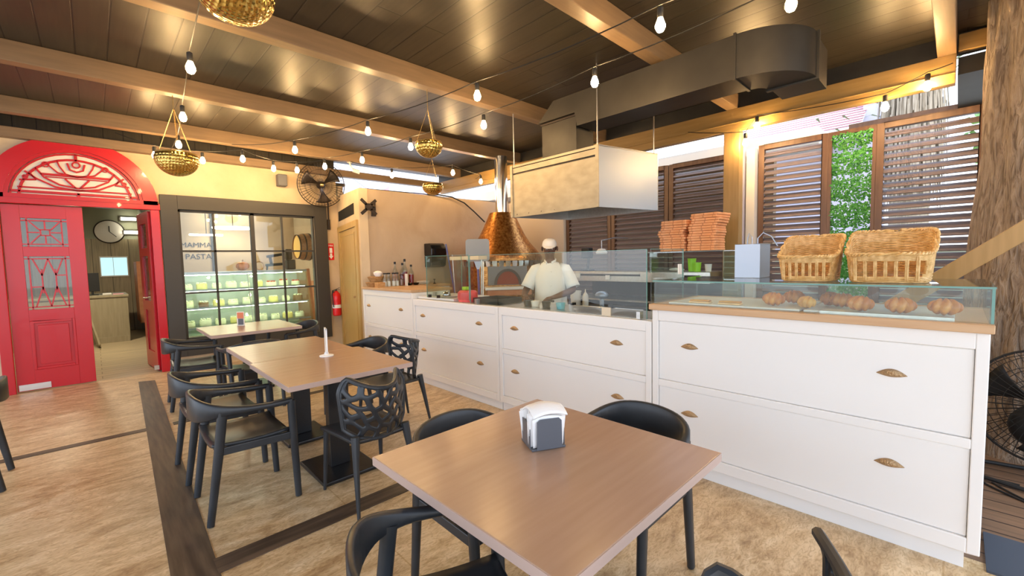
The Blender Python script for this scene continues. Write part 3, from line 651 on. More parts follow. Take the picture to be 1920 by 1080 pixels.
# ================================================================== TABLES
def table(x0, x1, y0, y1, label, px_, py_, bw=.40, bd=.48):
    cx_, cy_ = (x0+x1)/2, (y0+y1)/2
    t = thing('dining_table', label, 'table', (px_, py_, 0), None)
    MB().bx(x0, x1, y0, y1, .714, .75).build('tabletop', 'table', t, smooth=False, bevel=.003)
    k = MB(); e = .0022
    k.bx(x0-e, x1+e, y0-e, y0, .716, .748); k.bx(x0-e, x1+e, y1, y1+e, .716, .748); k.bx(x0-e, x0, y0, y1, .716, .748); k.bx(x1, x1+e, y0, y1, .716, .748)
    k.build('edge_band', 'tabedge', t, smooth=False)
    MB().bx(px_-.07, px_+.07, py_-.035, py_+.035, .03, .70).build('pedestal', 'blackmet', t, smooth=False, bevel=.004)
    MB().bx(px_-.17, px_+.17, py_-.17, py_+.17, .698, .713).build('top_plate', 'blackmet', t, smooth=False)
    MB().bx(px_-bw/2, px_+bw/2, py_-bd/2, py_+bd/2, .002, .03).build('base_plate', 'blackmet', t, smooth=False, bevel=.008)
    return t
table(.735, 1.675, .605, 1.555, 'square taupe dining table in the foreground with the napkin dispenser', 1.205, 1.08)
table(.815, 1.68, 2.835, 3.745, 'taupe dining table with the white menu stand, near half of the joined pair', 1.22, 3.14)
table(.835, 1.63, 3.75, 4.66, 'taupe dining table pushed against the far side of the menu stand table', 1.235, 3.97, .36, .44)
table(.87, 1.80, 5.60, 6.52, 'taupe dining table beside the display window with a small card on it', 1.32, 6.06)

# ================================================================== CHAIRS
def make_armchair():
    t = thing('armchair', 'x', 'chair')
    P = [(.235, -.245, .640), (.15, -.252, .642), (.03, -.258, .650), (-.08, -.252, .668), (-.17, -.225, .692), (-.225, -.17, .714), (-.25, -.09, .728), (-.258, 0, .732)]
    P = P+[(x, -y, z) for x, y, z in P[-2::-1]]
    Wd = [.030, .034, .036, .036, .032, .028, .024, .022]; Wd = Wd+Wd[-2::-1]
    Hh = [.032, .034, .036, .050, .085, .125, .150, .158]; Hh = Hh+Hh[-2::-1]
    # drop the centre so the top edge keeps its line
    P = [(x, y, z-(h-.03)/2) for (x, y, z), h in zip(P, Hh)]
    # smooth path
    def cr(a, b, c, d, u): return tuple(.5*((2*b[i])+(-a[i]+c[i])*u+(2*a[i]-5*b[i]+4*c[i]-d[i])*u*u+(-a[i]+3*b[i]-3*c[i]+d[i])*u**3) for i in range(len(a)))
    Q = [(*p, w_, h_) for p, w_, h_ in zip(P, Wd, Hh)]; out = []
    for i in range(len(Q)-1):
        a = Q[max(i-1, 0)]; d = Q[min(i+2, len(Q)-1)]
        for u in (0, .33, .66): out.append(cr(a, Q[i], Q[i+1], d, u))
    out.append(Q[-1])
    k = MB(); k.tube([o[:3] for o in out], 1, up=(0, 0, 1), rect=([o[3] for o in out], [o[4] for o in out]))
    k.build('back_band', 'black', t, ang=50)
    for s in (-1, 1):
        MB().tube([(.232, s*.245, .640), (.238, s*.240, .40), (.250, s*.235, .005)], 1, up=(1, 0, 0), rect=([.036, .036, .032], [.046, .044, .036])).build('leg', 'black', t, ang=50)
        MB().tube([(-.135, s*.236, .655), (-.165, s*.232, .42), (-.225, s*.225, .005)], 1, up=(1, 0, 0), rect=([.036, .036, .032], [.052, .048, .036])).build('leg', 'black', t, ang=50)
    def fn(u, v):
        x = -.19+.41*v; y = (-1+2*u)*.222; z = .435+.030*abs(2*u-1)**2.6-.010*sin(pi*v)+.012*(1-v)**2
        return Vector((x, y, z))
    MB().grid(fn, 14, 10).build('seat', 'black', t, solid=.02)
    k = MB(); 
    for s in (-1, 1): k.bar((-.17, s*.228, .425), (.235, s*.235, .415), .024, .045)
    k.bar((.225, -.235, .412), (.225, .235, .412), .024, .040); k.bar((-.16, -.23, .425), (-.16, .23, .425), .024, .040)
    k.build('seat_frame', 'black', t, smooth=False, bevel=.004)
    return t
CH = make_armchair()
AC = [((.62, 3.17), 0, 'black armchair nearest the camera at the left side of the menu stand table'),
      ((.60, 3.86), .02, 'black armchair second from the camera on the left of the joined tables'),
      ((.73, 5.82), -.05, 'black armchair at the left side of the table by the display window'),
      ((1.86, 6.04), pi+.15, 'black armchair at the right side of the table by the display window'),
      ((1.14, 5.16), pi/2+.05, 'black armchair with its back to the joined tables, facing the window table'),
      ((1.83, 4.10), pi, 'black armchair at the right side of the joined tables, beyond the perforated one'),
      ((1.22, 1.50), -pi/2+.02, 'black armchair tucked under the far side of the foreground table'),
      ((1.765, 1.08), pi-.03, 'black armchair tucked under the counter side of the foreground table'),
      ((.675, .985), -.38, 'black chipped armchair at the left of the foreground table, cut by the frame'),
      ((-.76, 4.70), pi, 'black armchair partly visible at the left edge of the picture')]
for i, (p, rz, lab) in enumerate(AC): place(CH, i == 0, (p[0], p[1], 0), rz, lab, 'black plastic armchairs')

def make_perf():
    t = thing('perforated_chair', 'x', 'chair')
    rnd = random.Random(3); k = MB(); nx, nz = 5, 5; V = {}
    WW, HH = .43, .325
    def vert(i, j):
        # brick-offset hexagon vertices, jittered
        if (i, j) not in V:
            x = i/(2*nx); z = j/nz+(1/(3*nz) if (i+j) % 2 == 0 else -1/(3*nz))*.8
            edge = i <= 0 or i >= 2*nx; te = j <= 0 or j >= nz
            jx = 0 if edge else rnd.uniform(-.040, .040); jz = 0 if te else rnd.uniform(-.048, .048)
            V[(i, j)] = (min(max(x+jx, 0), 1), min(max(z if not te else (0 if j <= 0 else 1), 0), 1)+jz)
        return V[(i, j)]
    def surf(x, z):
        s = 2*x-1; taper = (1-.10*(.7-z) if z < .7 else 1-.24*((z-.7)/.3)**1.6)
        y = s*WW/2*taper; xx = -.215-.075*z-.0+.185*s*s*(.5+.5*z)
        zz = .43+HH*z+.055*abs(s)**2.5*z+.075*abs(s)**3*(1-z); return Vector((xx, y, zz))
    for j in range(nz):
        for i0 in range(-1, 2*nx):
            if (i0+j) % 2: continue
            ids = [(i0, j), (i0+1, j), (i0+2, j), (i0+2, j+1), (i0+1, j+1), (i0, j+1)]
            ids = [(min(max(a, 0), 2*nx), b) for a, b in ids]; pl = []
            for q in ids:
                p = vert(*q)
                if not pl or p != pl[-1]: pl.append(p)
            if pl[0] == pl[-1]: pl.pop()
            if len(pl) < 4: continue
            # subdivide polygon edges
            poly = []
            for a, b in zip(pl, pl[1:]+pl[:1]): poly += [a, ((a[0]+b[0])/2, (a[1]+b[1])/2)]
            c = (sum(p[0] for p in poly)/len(poly), sum(p[1] for p in poly)/len(poly))
            inn = []
            for p in poly:
                d = Vector(((p[0]-c[0])*WW, (p[1]-c[1])*HH)); l = d.length; f = max(0.12, (l-.0185)/l)
                inn.append((c[0]+(p[0]-c[0])*f, c[1]+(p[1]-c[1])*f))
            n = len(poly); vs = [surf(*p) for p in poly]+[surf(*p) for p in inn]
            k.add(vs, [(a, (a+1) % n, n+(a+1) % n, n+a) for a in range(n)])
    o = k.build('backrest', 'black', t, solid=.016, off=0, sub=1)
    # outer rim
    rim = [surf(0, z/14) for z in range(14)]+[surf(.012, .985)]+[surf(x/24, 1) for x in range(1, 24)]+[surf(.988, .985)]+[surf(1, z/14) for z in range(13, -1, -1)]+[surf(x/24, 0) for x in range(23, 0, -1)]
    MB().tube(rim, .0145, n=8, closed=True).build('back_rim', 'black', t)
    def fn(u, v):
        x = -.215+.43*v; y = (2*u-1)*(.18+.035*v); return Vector((x, y, .448-.008*sin(pi*u)-.012*v**3))
    MB().grid(fn, 10, 10).build('seat', 'black', t, solid=.022)
    for s in (-1, 1):
        MB().tube([(.185, s*.185, .435), (.20, s*.193, .25), (.222, s*.203, .004)], [.021, .016, .010], n=10).build('leg', 'black', t)
        MB().tube([(-.205, s*.165, .47), (-.235, s*.18, .30), (-.285, s*.20, .004)], [.027, .019, .010], n=10).build('leg', 'black', t)
    return t
PF = make_perf()
PC = [((1.22, 2.66), pi/2, 'black perforated chair with reddish top edge at the near end of the joined tables', 1.0),
      ((1.88, 3.56), pi, 'black perforated chair on the counter side of the joined tables', 1.0),
      ((1.155, .39), radians(67), 'black perforated chair cut off by the bottom edge of the picture', 1.0)]
for i, (p, rz, lab, s) in enumerate(PC): place(PF, i == 0, (p[0], p[1], 0), rz, lab, 'black perforated chairs')

# ================================================================== FAR COUNTER ITEMS (on the oak top, z 1.15)
t = thing('wall_counter', 'oak topped side counter running along the plaster wall behind the towel dispenser', 'counter', (3.75, 5.84, 0))
MB().bx(3.455, 4.05, 5.58, 6.12, 1.116, 1.150).build('worktop', 'ctop', t, smooth=False, bevel=.003)
MB().bx(3.46, 4.04, 5.60, 6.12, 0, 1.115).build('body', 'white', t, smooth=False)
def small_basket(x, y, z, label):
    k = MB()
    for j in range(7):
        s = j/6; k.tube([(x+(.085+.035*s+.002*(i % 2))*cos(2*pi*i/36), y+(.055+.03*s+.002*(i % 2))*sin(2*pi*i/36), z+.006+.062*s) for i in range(36)], .0065, n=5, closed=True)
    k.prism([(x+.09*cos(2*pi*i/24), y+.06*sin(2*pi*i/24), z+.001) for i in range(24)], (0, 0, .006))
    return tag(k.build('bread_basket', 'basketd'), label, 'basket', 'small brown baskets')
small_basket(2.93, 5.93, 1.151, 'small brown basket at the bottom of the stack on the far cabinet')
small_basket(2.96, 5.92, 1.228, 'small brown basket stacked on another at the far cabinet corner')
tag(MB().bx(2.875, 2.99, 5.70, 5.80, 1.151, 1.22).build('wooden_box', 'basketd', smooth=False, bevel=.004), 'small wooden box in front of the stacked brown baskets', 'box')
tag(MB().lathe([(0, 1.29), (.03, 1.29), (.06, 1.33), (.065, 1.36), (.03, 1.38), (0, 1.385)], 14, c=(3.0, 5.93, 0)).build('folded_napkins', 'napk'), 'white napkins heaped in the upper brown basket', 'napkins')
def bottle(x, y, h, r, m, label, cat='bottle', neck=.35, cap='rub', glassy=True, fill=.6, group=None):
    t = thing('oil_bottle' if h > .2 else 'shaker', label, cat, (x, y, 1.1505), group)
    pr = [(0, 0), (r, 0), (r, h*.55), (r*.9, h*.62), (r*neck, h*.78), (r*neck, h*.92)]
    MB().lathe([(a, b+1.151) for a, b in pr], 14, c=(x, y, 0)).build('glass_body', 'bottle', t)
    MB().lathe([(0, 1.154), (r*.9, 1.154), (r*.9, 1.151+h*fill*.85), (0, 1.151+h*fill*.86)], 14, c=(x, y, 0)).build('contents', m, t)
    MB().lathe([(r*neck*1.25, 1.151+h*.90), (r*neck*1.25, 1.151+h), (0, 1.151+h+.002)], 12, c=(x, y, 0)).build('cap', cap, t)
    return t
for i, x in enumerate((3.04, 3.11, 3.18, 3.245)):
    bottle(x, 5.80+.02*(i % 2), .20, .030, 'paper' if i % 2 else 'offw', ('leftmost', 'second', 'third', 'fourth')[i]+' black capped glass spice shaker counted from the brown baskets', 'shaker', .7, 'rub', fill=.45, group='glass spice shakers')
bottle(3.30, 5.78, .17, .030, 'choc', 'short dark spice jar between the shakers and the tall bottles', 'shaker', .8, 'dmetal', fill=.7)
bottle(3.29, 5.95, .36, .038, 'orange', 'tall bottle of pale orange sauce with dark cap behind the dark spice jar')
bottle(3.40, 5.92, .34, .040, 'redoil', 'red oil bottle, left one of the row behind the black bowl', group='red oil bottles')
bottle(3.475, 5.98, .40, .040, 'redoil', 'tallest red oil bottle, middle of the row behind the black bowl', group='red oil bottles')
bottle(3.555, 5.93, .31, .040, 'redoil', 'shortest red oil bottle, right of the row behind the black bowl', group='red oil bottles')
tag(MB().bx(3.335, 3.345, 5.68, 5.75, 1.152, 1.33).build('menu_card', 'offw', smooth=False), 'thin upright card standing left of the black bowl', 'card')
for x, lab in ((3.42, 'black glossy dish left of its twin, under the red oil bottles'), (3.53, 'black glossy dish right of its twin, under the red oil bottles')):
    tag(MB().lathe([(0, 1.152), (.03, 1.152), (.052, 1.185), (.049, 1.187), (.028, 1.160), (0, 1.158)], 18, c=(x, 5.76, 0)).build('sauce_dish', 'blackgl'), lab, 'dish', 'black dishes')
for i in range(4):
    tag(MB().lathe([(0, .0), (.05, 0), (.10, .008), (.098, .011), (.05, .003), (0, .003)], 22, c=(3.72, 5.86, 1.152+.012*i)).build('plate', 'paper'), ('lowest', 'second lowest', 'second highest', 'topmost')[i]+' cream plate of the small stack at the end of the oak counter', 'plate', 'stacked cream plates')
tag(MB().lathe([(0, 0), (.03, 0), (.006, .02), (.006, .06), (.025, .075), (.0, .08)], 14, c=(3.86, 5.75, 1.151)).build('tape_dispenser', 'rub'), 'small dark dispenser beside the cream plates', 'dispenser')
# towel dispenser
t = thing('towel_dispenser', 'glossy black paper towel dispenser on the sand plaster wall', 'dispenser', (4.08, 6.0, 1.4))
pr = [(0, 1.80), (.14, 1.80), (.19, 1.77), (.215, 1.71), (.215, 1.60), (0, 1.60)]
MB().prism([(3.93, 6.129-a, z) for a, z in pr], (.30, 0, 0)).build('cover', 'blackgl', t, smooth=False, bevel=.012)
MB().prism([(3.935, 6.129-a, z) for a, z in [(0, 1.595), (.213, 1.595), (.19, 1.44), (.14, 1.415), (0, 1.415)]], (.29, 0, 0)).build('lower_body', 'tray', t, smooth=False, bevel=.008)
# wall arm for screens
t = thing('tv_bracket', 'dark folding screen bracket on the corner of the sand plaster wall', 'bracket', (2.98, 6.0, 2.3))
k = MB(); k.bx(2.83, 2.95, 5.90, 5.912, 2.255, 2.355)
for sx in (-1, 1):
    for sz in (-1, 1): k.bar((2.89+sx*.03, 5.906, 2.305+sz*.03), (2.89+sx*.115, 5.906, 2.305+sz*.105), .045, .012, up=(0, 1, 0))
k.build('face_plate', 'dmetal', t, smooth=False, bevel=.004)
k = MB(); k.bar((2.93, 5.93, 2.345), (3.07, 6.09, 2.345), .03, .03); k.bar((2.93, 5.93, 2.265), (3.07, 6.09, 2.265), .03, .03); k.build('arm', 'dmetal', t, smooth=False)
k = MB(); k.bx(3.03, 3.10, 6.105, 6.129, 2.20, 2.41); k.build('wall_plate', 'dmetal', t, smooth=False, bevel=.004)
# cables
tag(MB().tube([(4.03, 6.12, 2.615), (4.25, 6.10, 2.62), (4.5, 6.08, 2.60), (4.75, 6.07, 2.52), (4.95, 6.05, 2.38), (5.15, 6.0, 2.20)], .012).build('cable', 'rub'), 'thick black cable curving down the wall behind the oven dome', 'cable')
tag(MB().tube([(2.9, 6.2, 2.61), (4.0, 6.2, 2.625), (4.6, 6.22, 2.60), (5.6, 6.2, 2.62)], .008).build('cable', 'rub'), 'thin black cable lying along the top of the sand plaster wall', 'cable')
# small items on the white board and worktop
t = thing('service_bell', 'chrome service bell on the white board behind the left glass pane', 'bell', (3.14, 4.42, 1.076))
MB().lathe([(.048, 1.084), (.046, 1.10), (.036, 1.118), (.018, 1.128), (0, 1.130)], 18, c=(3.14, 4.42, 0)).build('dome', 'chrome', t)
MB().lathe([(0, 1.0755), (.052, 1.0755), (.05, 1.084), (0, 1.085)], 18, c=(3.14, 4.42, 0)).build('base', 'rub', t)
MB().lathe([(.006, 1.131), (.006, 1.142), (0, 1.144)], 8, c=(3.14, 4.42, 0)).build('button', 'chrome', t)
tag(MB().bx(2.99, 3.03, 4.46, 4.50, 1.076, 1.126).build('glass_jar', 'steel', smooth=False, bevel=.003), 'small square metal pot left of the service bell', 'pot')
tag(MB().lathe([(0, 0), (.10, 0), (.105, .006), (0, .007)], 20, c=(3.02, 4.20, 1.076)).build('steel_plate', 'steelb'), 'flat steel plate in front of the service bell', 'plate')
t = thing('pink_pot', 'pink plastic pot with pens behind the left glass pane', 'pot', (2.98, 3.86, 1.046))
MB().lathe([(0, 1.047), (.10, 1.047), (.115, 1.09), (.11, 1.15), (.09, 1.17), (.03, 1.172)], 18, c=(3.0, 3.82, 0)).build('body', 'pinkp', t)
MB().bx(2.985, 3.04, 3.84, 3.90, 1.173, 1.21).build('cup', 'lime', t, smooth=False, bevel=.004)
tag(MB().tube([(3.14, 3.72, 1.05), (3.16, 3.72, 1.48)], .006).build('spindle', 'paper'), 'thin white rod standing beside the pink pot', 'rod')
t = thing('cream_shelf', 'cream shelf board fixed above the left glass pane', 'shelf', (3.35, 4.5, 1.5))
MB().bx(3.42, 3.56, 4.12, 4.72, 1.515, 1.560).build('board', 'cream', t, smooth=False)
MB().tube([(3.49, 4.14, 1.512), (3.49, 4.16, 1.06)], .008).build('stay', 'steel', t)
t = thing('oven_tray', 'dark rectangular metal tray on the worktop left of the cook', 'tray', (3.2, 3.35, 1.047))
k = MB(); k.bx(2.95, 3.30, 3.26, 3.66, 1.047, 1.055)
for a in ((2.95, 3.30, 3.26, 3.265), (2.95, 3.30, 3.655, 3.66), (2.95, 2.955, 3.26, 3.66), (3.295, 3.30, 3.26, 3.66)): k.bx(*a, 1.055, 1.10)
k.build('body', 'tray', t, smooth=False)
for i, (x, y, m, lab) in enumerate(((3.05, 2.93, 'tray', 'small black tub on the worktop under the cook\'s hands'), (3.04, 2.82, 'offw', 'small cream tub on the worktop under the cook\'s hands'), (3.03, 2.50, 'ledblue', 'small pale blue tub at the right of the cook'), (3.06, 2.70, 'tray', 'small dark tub between the cook and the blue tub'))):
    tag(MB().lathe([(0, 0), (.035, 0), (.045, .055), (.041, .055), (.033, .006), (0, .006)], 14, c=(x, y, 1.0475)).build('tub', m), lab, 'tub')

# ================================================================== PIZZA OVEN
OX, OY = 4.93, 5.30
t = thing('pizza_oven', 'copper domed pizza oven with mosaic tiles and steel flue', 'oven', (OX, OY, 0))
MB().lathe([(0, .0), (.62, 0), (.63, 1.0), (.62, 1.46), (0, 1.47)], 48, c=(OX, OY, 0)).build('body', 'copper', t)
MB().lathe([(.60, 1.475), (.655, 1.49), (.66, 1.54), (.625, 1.60), (.545, 1.69), (.455, 1.79), (.375, 1.92), (.305, 2.06), (.25, 2.18), (.205, 2.28), (.0, 2.285)], 56, c=(OX, OY, 0)).build('dome', 'copper', t, ang=60)
k = MB()
for i in range(40):
    a = 2*pi*i/40; r = .668; k.prism([(OX+r*cos(a-.06), OY+r*sin(a-.06), 1.49), (OX+r*cos(a+.06), OY+r*sin(a+.06), 1.49), (OX+(r-.01)*cos(a+.05), OY+(r-.01)*sin(a+.05), 1.405), (OX+(r-.01)*cos(a-.05), OY+(r-.01)*sin(a-.05), 1.405)], (-.02*cos(a), -.02*sin(a), 0))
fr = k.build('fringe', 'chrome', t, smooth=False); fr['kind'] = 'stuff'
MB().lathe([(.105, 2.286), (.105, 3.2), (0, 3.2)], 20, c=(OX, OY, 0)).build('flue', 'chrome', t)
ma = atan2(-.80, -.60); Tm = Matrix.Translation(Vector((OX, OY, 0))) @ Matrix.Rotation(ma, 4, 'Z')
k = MB(); k.bx(.50, .645, -.30, .30, 1.12, 1.405, Tm); k.build('mouth_surround', 'galvl', t, smooth=False)
k = MB(); arc = [(.648, .17*cos(pi*i/12), 1.13+.20*sin(pi*i/12)) for i in range(13)]; k.prism([Tm @ Vector(p) for p in arc], Tm.to_3x3() @ Vector((.004, 0, 0))); k.build('mouth', 'oven', t, smooth=False)
k = MB(); outer = [(.652, .21*cos(pi*i/12), 1.13+.24*sin(pi*i/12)) for i in range(13)]; inner = [(.652, .17*cos(pi*i/12), 1.13+.20*sin(pi*i/12)) for i in range(13)]
for i in range(12): k.prism([Tm @ Vector(p) for p in (outer[i], outer[i+1], inner[i+1], inner[i])], Tm.to_3x3() @ Vector((.012, 0, 0)))
k.build('mouth_arch', 'dmetal', t, smooth=False)
MB().bx(.60, .88, -.36, .36, 1.06, 1.10, Tm).build('landing_shelf', 'marble', t, smooth=False, bevel=.008)
MB().bx(.62, .86, -.33, .33, .98, 1.059, Tm).build('shelf_skirt', 'brick', t, smooth=False)
# pizza peels
t = thing('pizza_peel', 'pizza peel with square grey blade and blue handle leaning by the oven', 'peel', (4.06, 4.86, 0))
k = MB(); pl = []
for (cx_, cz_, a0) in ((.13, .30, 0), (-.13, .30, 90), (-.13, .06, 180), (.13, .06, 270)):
    for i in range(5): a = radians(a0+22.5*i); pl.append((cx_+.045*cos(a), cz_+.045*sin(a)))
Tp = TR((4.07, 4.95, 1.475), 2.3*pi/2-.0); Tp = TR((4.08, 4.93, 1.475), radians(-44))
k.prism([Tp @ Vector((a, 0, b)) for a, b in pl], Tp.to_3x3() @ Vector((0, .004, 0))); k.build('blade', 'peelg', t, smooth=False)
k = MB(); k.prism([Tp @ Vector(p) for p in ((-.07, .006, .05), (.07, .006, .05), (.012, .006, -.12), (-.012, .006, -.12))], Tp.to_3x3() @ Vector((0, .006, 0))); k.build('socket', 'steelb', t, smooth=False)
MB().tube([Tp @ Vector((0, 0, -.10)), Tp @ Vector((.02, .02, -1.44))], .017).build('handle', 'blue', t)
tag(MB().tube([(4.32, 5.6, .02), (4.10, 5.75, 1.78)], [.014, .014]).build('peel_handle', 'blue'), 'second blue peel handle leaning against the wall left of the oven', 'peel')
tag(MB().tube([(3.98, 5.3, .02), (3.93, 5.35, 1.60)], [.006, .006]).build('thin_rod', 'steel'), 'thin steel rod leaning behind the cream shelf', 'rod')

# ================================================================== BACK KITCHEN UNIT, PIZZA BOXES
t = thing('prep_fridge', 'long stainless prep fridge with raised hood behind the cook', 'fridge', (5.2, 3.0, 0))
MB().bx(5.2, 5.75, 2.0, 4.02, 0, .90).build('body', 'dmetal', t, smooth=False)
MB().bx(5.12, 5.78, 1.98, 4.04, .905, .93).build('worktop', 'steel', t, smooth=False)
MB().bx(5.15, 5.70, 2.0, 4.02, 1.17, 1.31).build('hood', 'steel', t, smooth=False, bevel=.006)
MB().bx(5.66, 5.72, 2.0, 4.02, .935, 1.165).build('splashback', 'galv', t, smooth=False)
MB().bx(5.135, 5.149, 2.9, 3.85, 1.25, 1.275).build('handle_slot', 'rub', t, smooth=False)
MB().bx(5.13, 5.149, 3.86, 3.95, 1.22, 1.29).build('hinge_block', 'offw', t, smooth=False)
MB().bx(5.13, 5.149, 3.35, 3.42, 1.20, 1.26).build('sticker', 'paper', t, smooth=False)
MB().bx(5.13, 5.149, 2.12, 2.30, 1.21, 1.27).build('control_panel', 'rub', t, smooth=False)
t = thing('gas_rail', 'steel rail with dark knobs along the range below the prep hood', 'rail', (4.7, 3.2, .8))
MB().bx(4.55, 5.10, 2.3, 4.1, 0, .858).build('range_body', 'dmetal', t, smooth=False)
for y0, y1 in ((3.55, 4.05), (2.95, 3.5), (2.5, 2.9)): MB().tube([(4.52, y0, .88), (4.52, y1, .88)], .014).build('rail', 'steel', t)
for y in (3.52, 2.92, 2.45): MB().bx(4.49, 4.56, y-.02, y+.02, .80, .92).build('bracket', 'rub', t, smooth=False)
def bucket(x, y, z, r, h, m, label, cat, nm):
    return tag(MB().lathe([(0, 0), (r*.8, 0), (r, h), (r*1.06, h), (r*1.06, h*.95), (r, h*.94)], 20, c=(x, y, z)).build(nm, m), label, cat)
bucket(4.62, 3.55, .861, .075, .21, 'offw', 'white plastic bucket on the range right of the cook', 'bucket', 'plastic_bucket')
t = thing('squeeze_bottle', 'clear squeeze bottle beside the white bucket', 'bottle', (4.62, 3.38, .861))
MB().lathe([(0, .862), (.04, .862), (.04, 1.0), (.03, 1.03), (.008, 1.06), (.004, 1.10), (0, 1.10)], 14, c=(4.62, 3.39, 0)).build('body', 'offw', t)
t = thing('strainer', 'round wire strainer standing on the range', 'strainer', (4.64, 3.15, .861))
MB().ball((4.64, 3.15, 1.03), (.085, .085, .05), 14).build('bowl', 'steelb', t); MB().tube([(4.64, 3.15, .865), (4.64, 3.15, .98)], .03).build('stem', 'steelb', t)
t = thing('mixer', 'dark drink mixer standing on the prep fridge at its left end', 'mixer', (5.4, 3.95, 1.312))
MB().bx(5.35, 5.47, 3.86, 4.0, 1.50, 1.66).build('head', 'rub', t, smooth=False, bevel=.015); MB().tube([(5.41, 3.92, 1.33), (5.41, 3.90, 1.50)], .02).build('stand', 'dmetal', t); MB().bx(5.33, 5.49, 3.85, 4.0, 1.312, 1.335).build('base', 'rub', t, smooth=False, bevel=.006)
t = thing('heat_lamp', 'small white shaded lamp above the prep fridge', 'lamp', (5.2, 3.55, 1.55))
MB().lathe([(.0, 1.64), (.05, 1.63), (.085, 1.58), (.075, 1.56), (.0, 1.56)], 18, c=(5.25, 3.56, 0)).build('shade', 'offw', t); MB().tube([(5.25, 3.56, 1.64), (5.25, 3.56, 1.75), (5.6, 3.56, 1.80), (5.955, 3.56, 1.80)], .007).build('stem', 'steelb', t)
tag(MB().bx(5.60, 5.605, 2.62, 2.78, 1.42, 1.56).build('notice', 'cream', smooth=False), 'small cream notice behind the glass above the prep fridge', 'notice') if False else None
bucket(5.25, 2.19, 1.312, .045, .11, 'lime', 'lime green cup on the prep fridge under the pizza boxes', 'cup', 'plastic_cup')
bucket(5.35, 2.30, 1.312, .05, .16, 'lime', 'taller green cup behind the lime cup on the prep fridge', 'cup', 'plastic_cup')
bucket(5.25, 2.06, 1.312, .04, .09, 'offw', 'white cup at the right end of the prep fridge', 'cup', 'plastic_cup')
tag(MB().ball((5.27, 2.46, 1.335), (.06, .10, .022), 14).build('cloth_bundle', 'cloth'), 'crumpled pale cloth on the prep fridge left of the green cups', 'cloth')
t = thing('glass_shelf', 'glass shelf frame on the prep fridge carrying the pizza boxes', 'shelf', (5.1, 2.2, 1.312))
MB().bx(4.74, 5.36, 1.70, 2.56, 1.548, 1.556).build('shelf', 'glassg', t, smooth=False)
for y in (1.71, 2.55): MB().bx(4.76, 5.34, y-.004, y+.004, 1.312 if y > 1.99 else 1.0, 1.547).build('side_glass', 'glassg', t, smooth=False)
def pizza_box(x, y, z, label, group, rz):
    t = thing('pizza_box', label, 'box', (x, y, z), group); t.rotation_euler = (0, 0, 0)
    h = .0265; w_ = .150
    T = TR((x, y, z), rz)
    MB().bx(-w_, w_, -w_, w_, .0005, h, T).build('carton', 'pizza', t, smooth=False, bevel=.0075)
    for y0, y1 in ((-.006, .006), (w_-.045, w_-.038), (-w_+.038, -w_+.045)): MB().bx(-w_-.0016, -w_, y0, y1, .004, h-.003, T).build('lid_slot', 'pizzad', t, smooth=False)
ORD = ['lowest', 'second', 'third', 'fourth', 'fifth', 'sixth', 'seventh', 'eighth', 'ninth', 'tenth', 'eleventh', 'twelfth', 'thirteenth', 'fourteenth', 'fifteenth', 'sixteenth']
for i in range(13): pizza_box(4.93+random.uniform(-.01, .01), 2.285+(.02 if 5 < i < 9 else 0)-(.012 if i > 9 else 0)+random.uniform(-.006, .006), 1.557+i*.0272, ORD[i]+' orange pizza box from the bottom of the shorter left stack', 'orange pizza boxes', random.uniform(-.03, .03))
for i in range(15): pizza_box(4.94+random.uniform(-.01, .01), 1.965-(.0 if i < 6 else .012 if i < 11 else .045)+random.uniform(-.008, .008), 1.557+i*.0272, ORD[i]+' orange pizza box from the bottom of the taller right stack', 'orange pizza boxes', random.uniform(-.03, .03) if i < 13 else -.12)

# ================================================================== LOUVRED SCREENS AND HEDGE PANEL (plane x = 6)
def screen(y0, y1, z0, z1, label, n=None):
    t = thing('louvred_screen', label, 'screen', (6.0, (y0+y1)/2, z0))
    k = MB()
    for a in ((y0, y0+.06, z0, z1), (y1-.06, y1, z0, z1)): k.bx(5.96, 6.03, a[0], a[1], a[2], a[3])
    k.bx(5.96, 6.03, y0+.06, y1-.06, z1-.06, z1); k.bx(5.96, 6.03, y0+.06, y1-.06, z0, z0+.06); k.build('frame', 'louverf', t, smooth=False, bevel=.004)
    k = MB(); z = z0+.10
    while z < z1-.08:
        T = TR((6.0, 0, z), 0, 0, radians(-40)); k.bx(-.044, .044, y0+.06, y1-.06, -.006, .006, T); z += .0745
    o = k.build('slats', 'louver', t, smooth=False, bevel=.003)
    return t
screen(1.04, 1.745, .01, 2.835, 'brown slatted screen between the post and the green hedge panel')
screen(-.165, .63, .01, 2.835, 'wide brown slatted screen beside the tree trunk')
screen(2.02, 2.90, .01, 2.80, 'dark slatted screen behind the pizza boxes')
screen(2.91, 3.86, .01, 2.80, 'dark slatted screen behind the prep fridge, under the hood corner')
screen(3.87, 4.77, .01, 2.80, 'dark slatted screen right behind the cook, next to the pale wall')
t = thing('hedge_panel', 'bright green artificial hedge panel between two slatted screens', 'hedge', (6.03, .83, .3))
k = MB(); k.bx(5.96, 6.03, .63, .66, .25, 2.835); k.bx(5.96, 6.03, 1.01, 1.04, .25, 2.835); k.bx(5.96, 6.03, .66, 1.01, 2.79, 2.835); k.build('frame', 'louverf', t, smooth=False)
k = MB(); rd = random.Random(5)
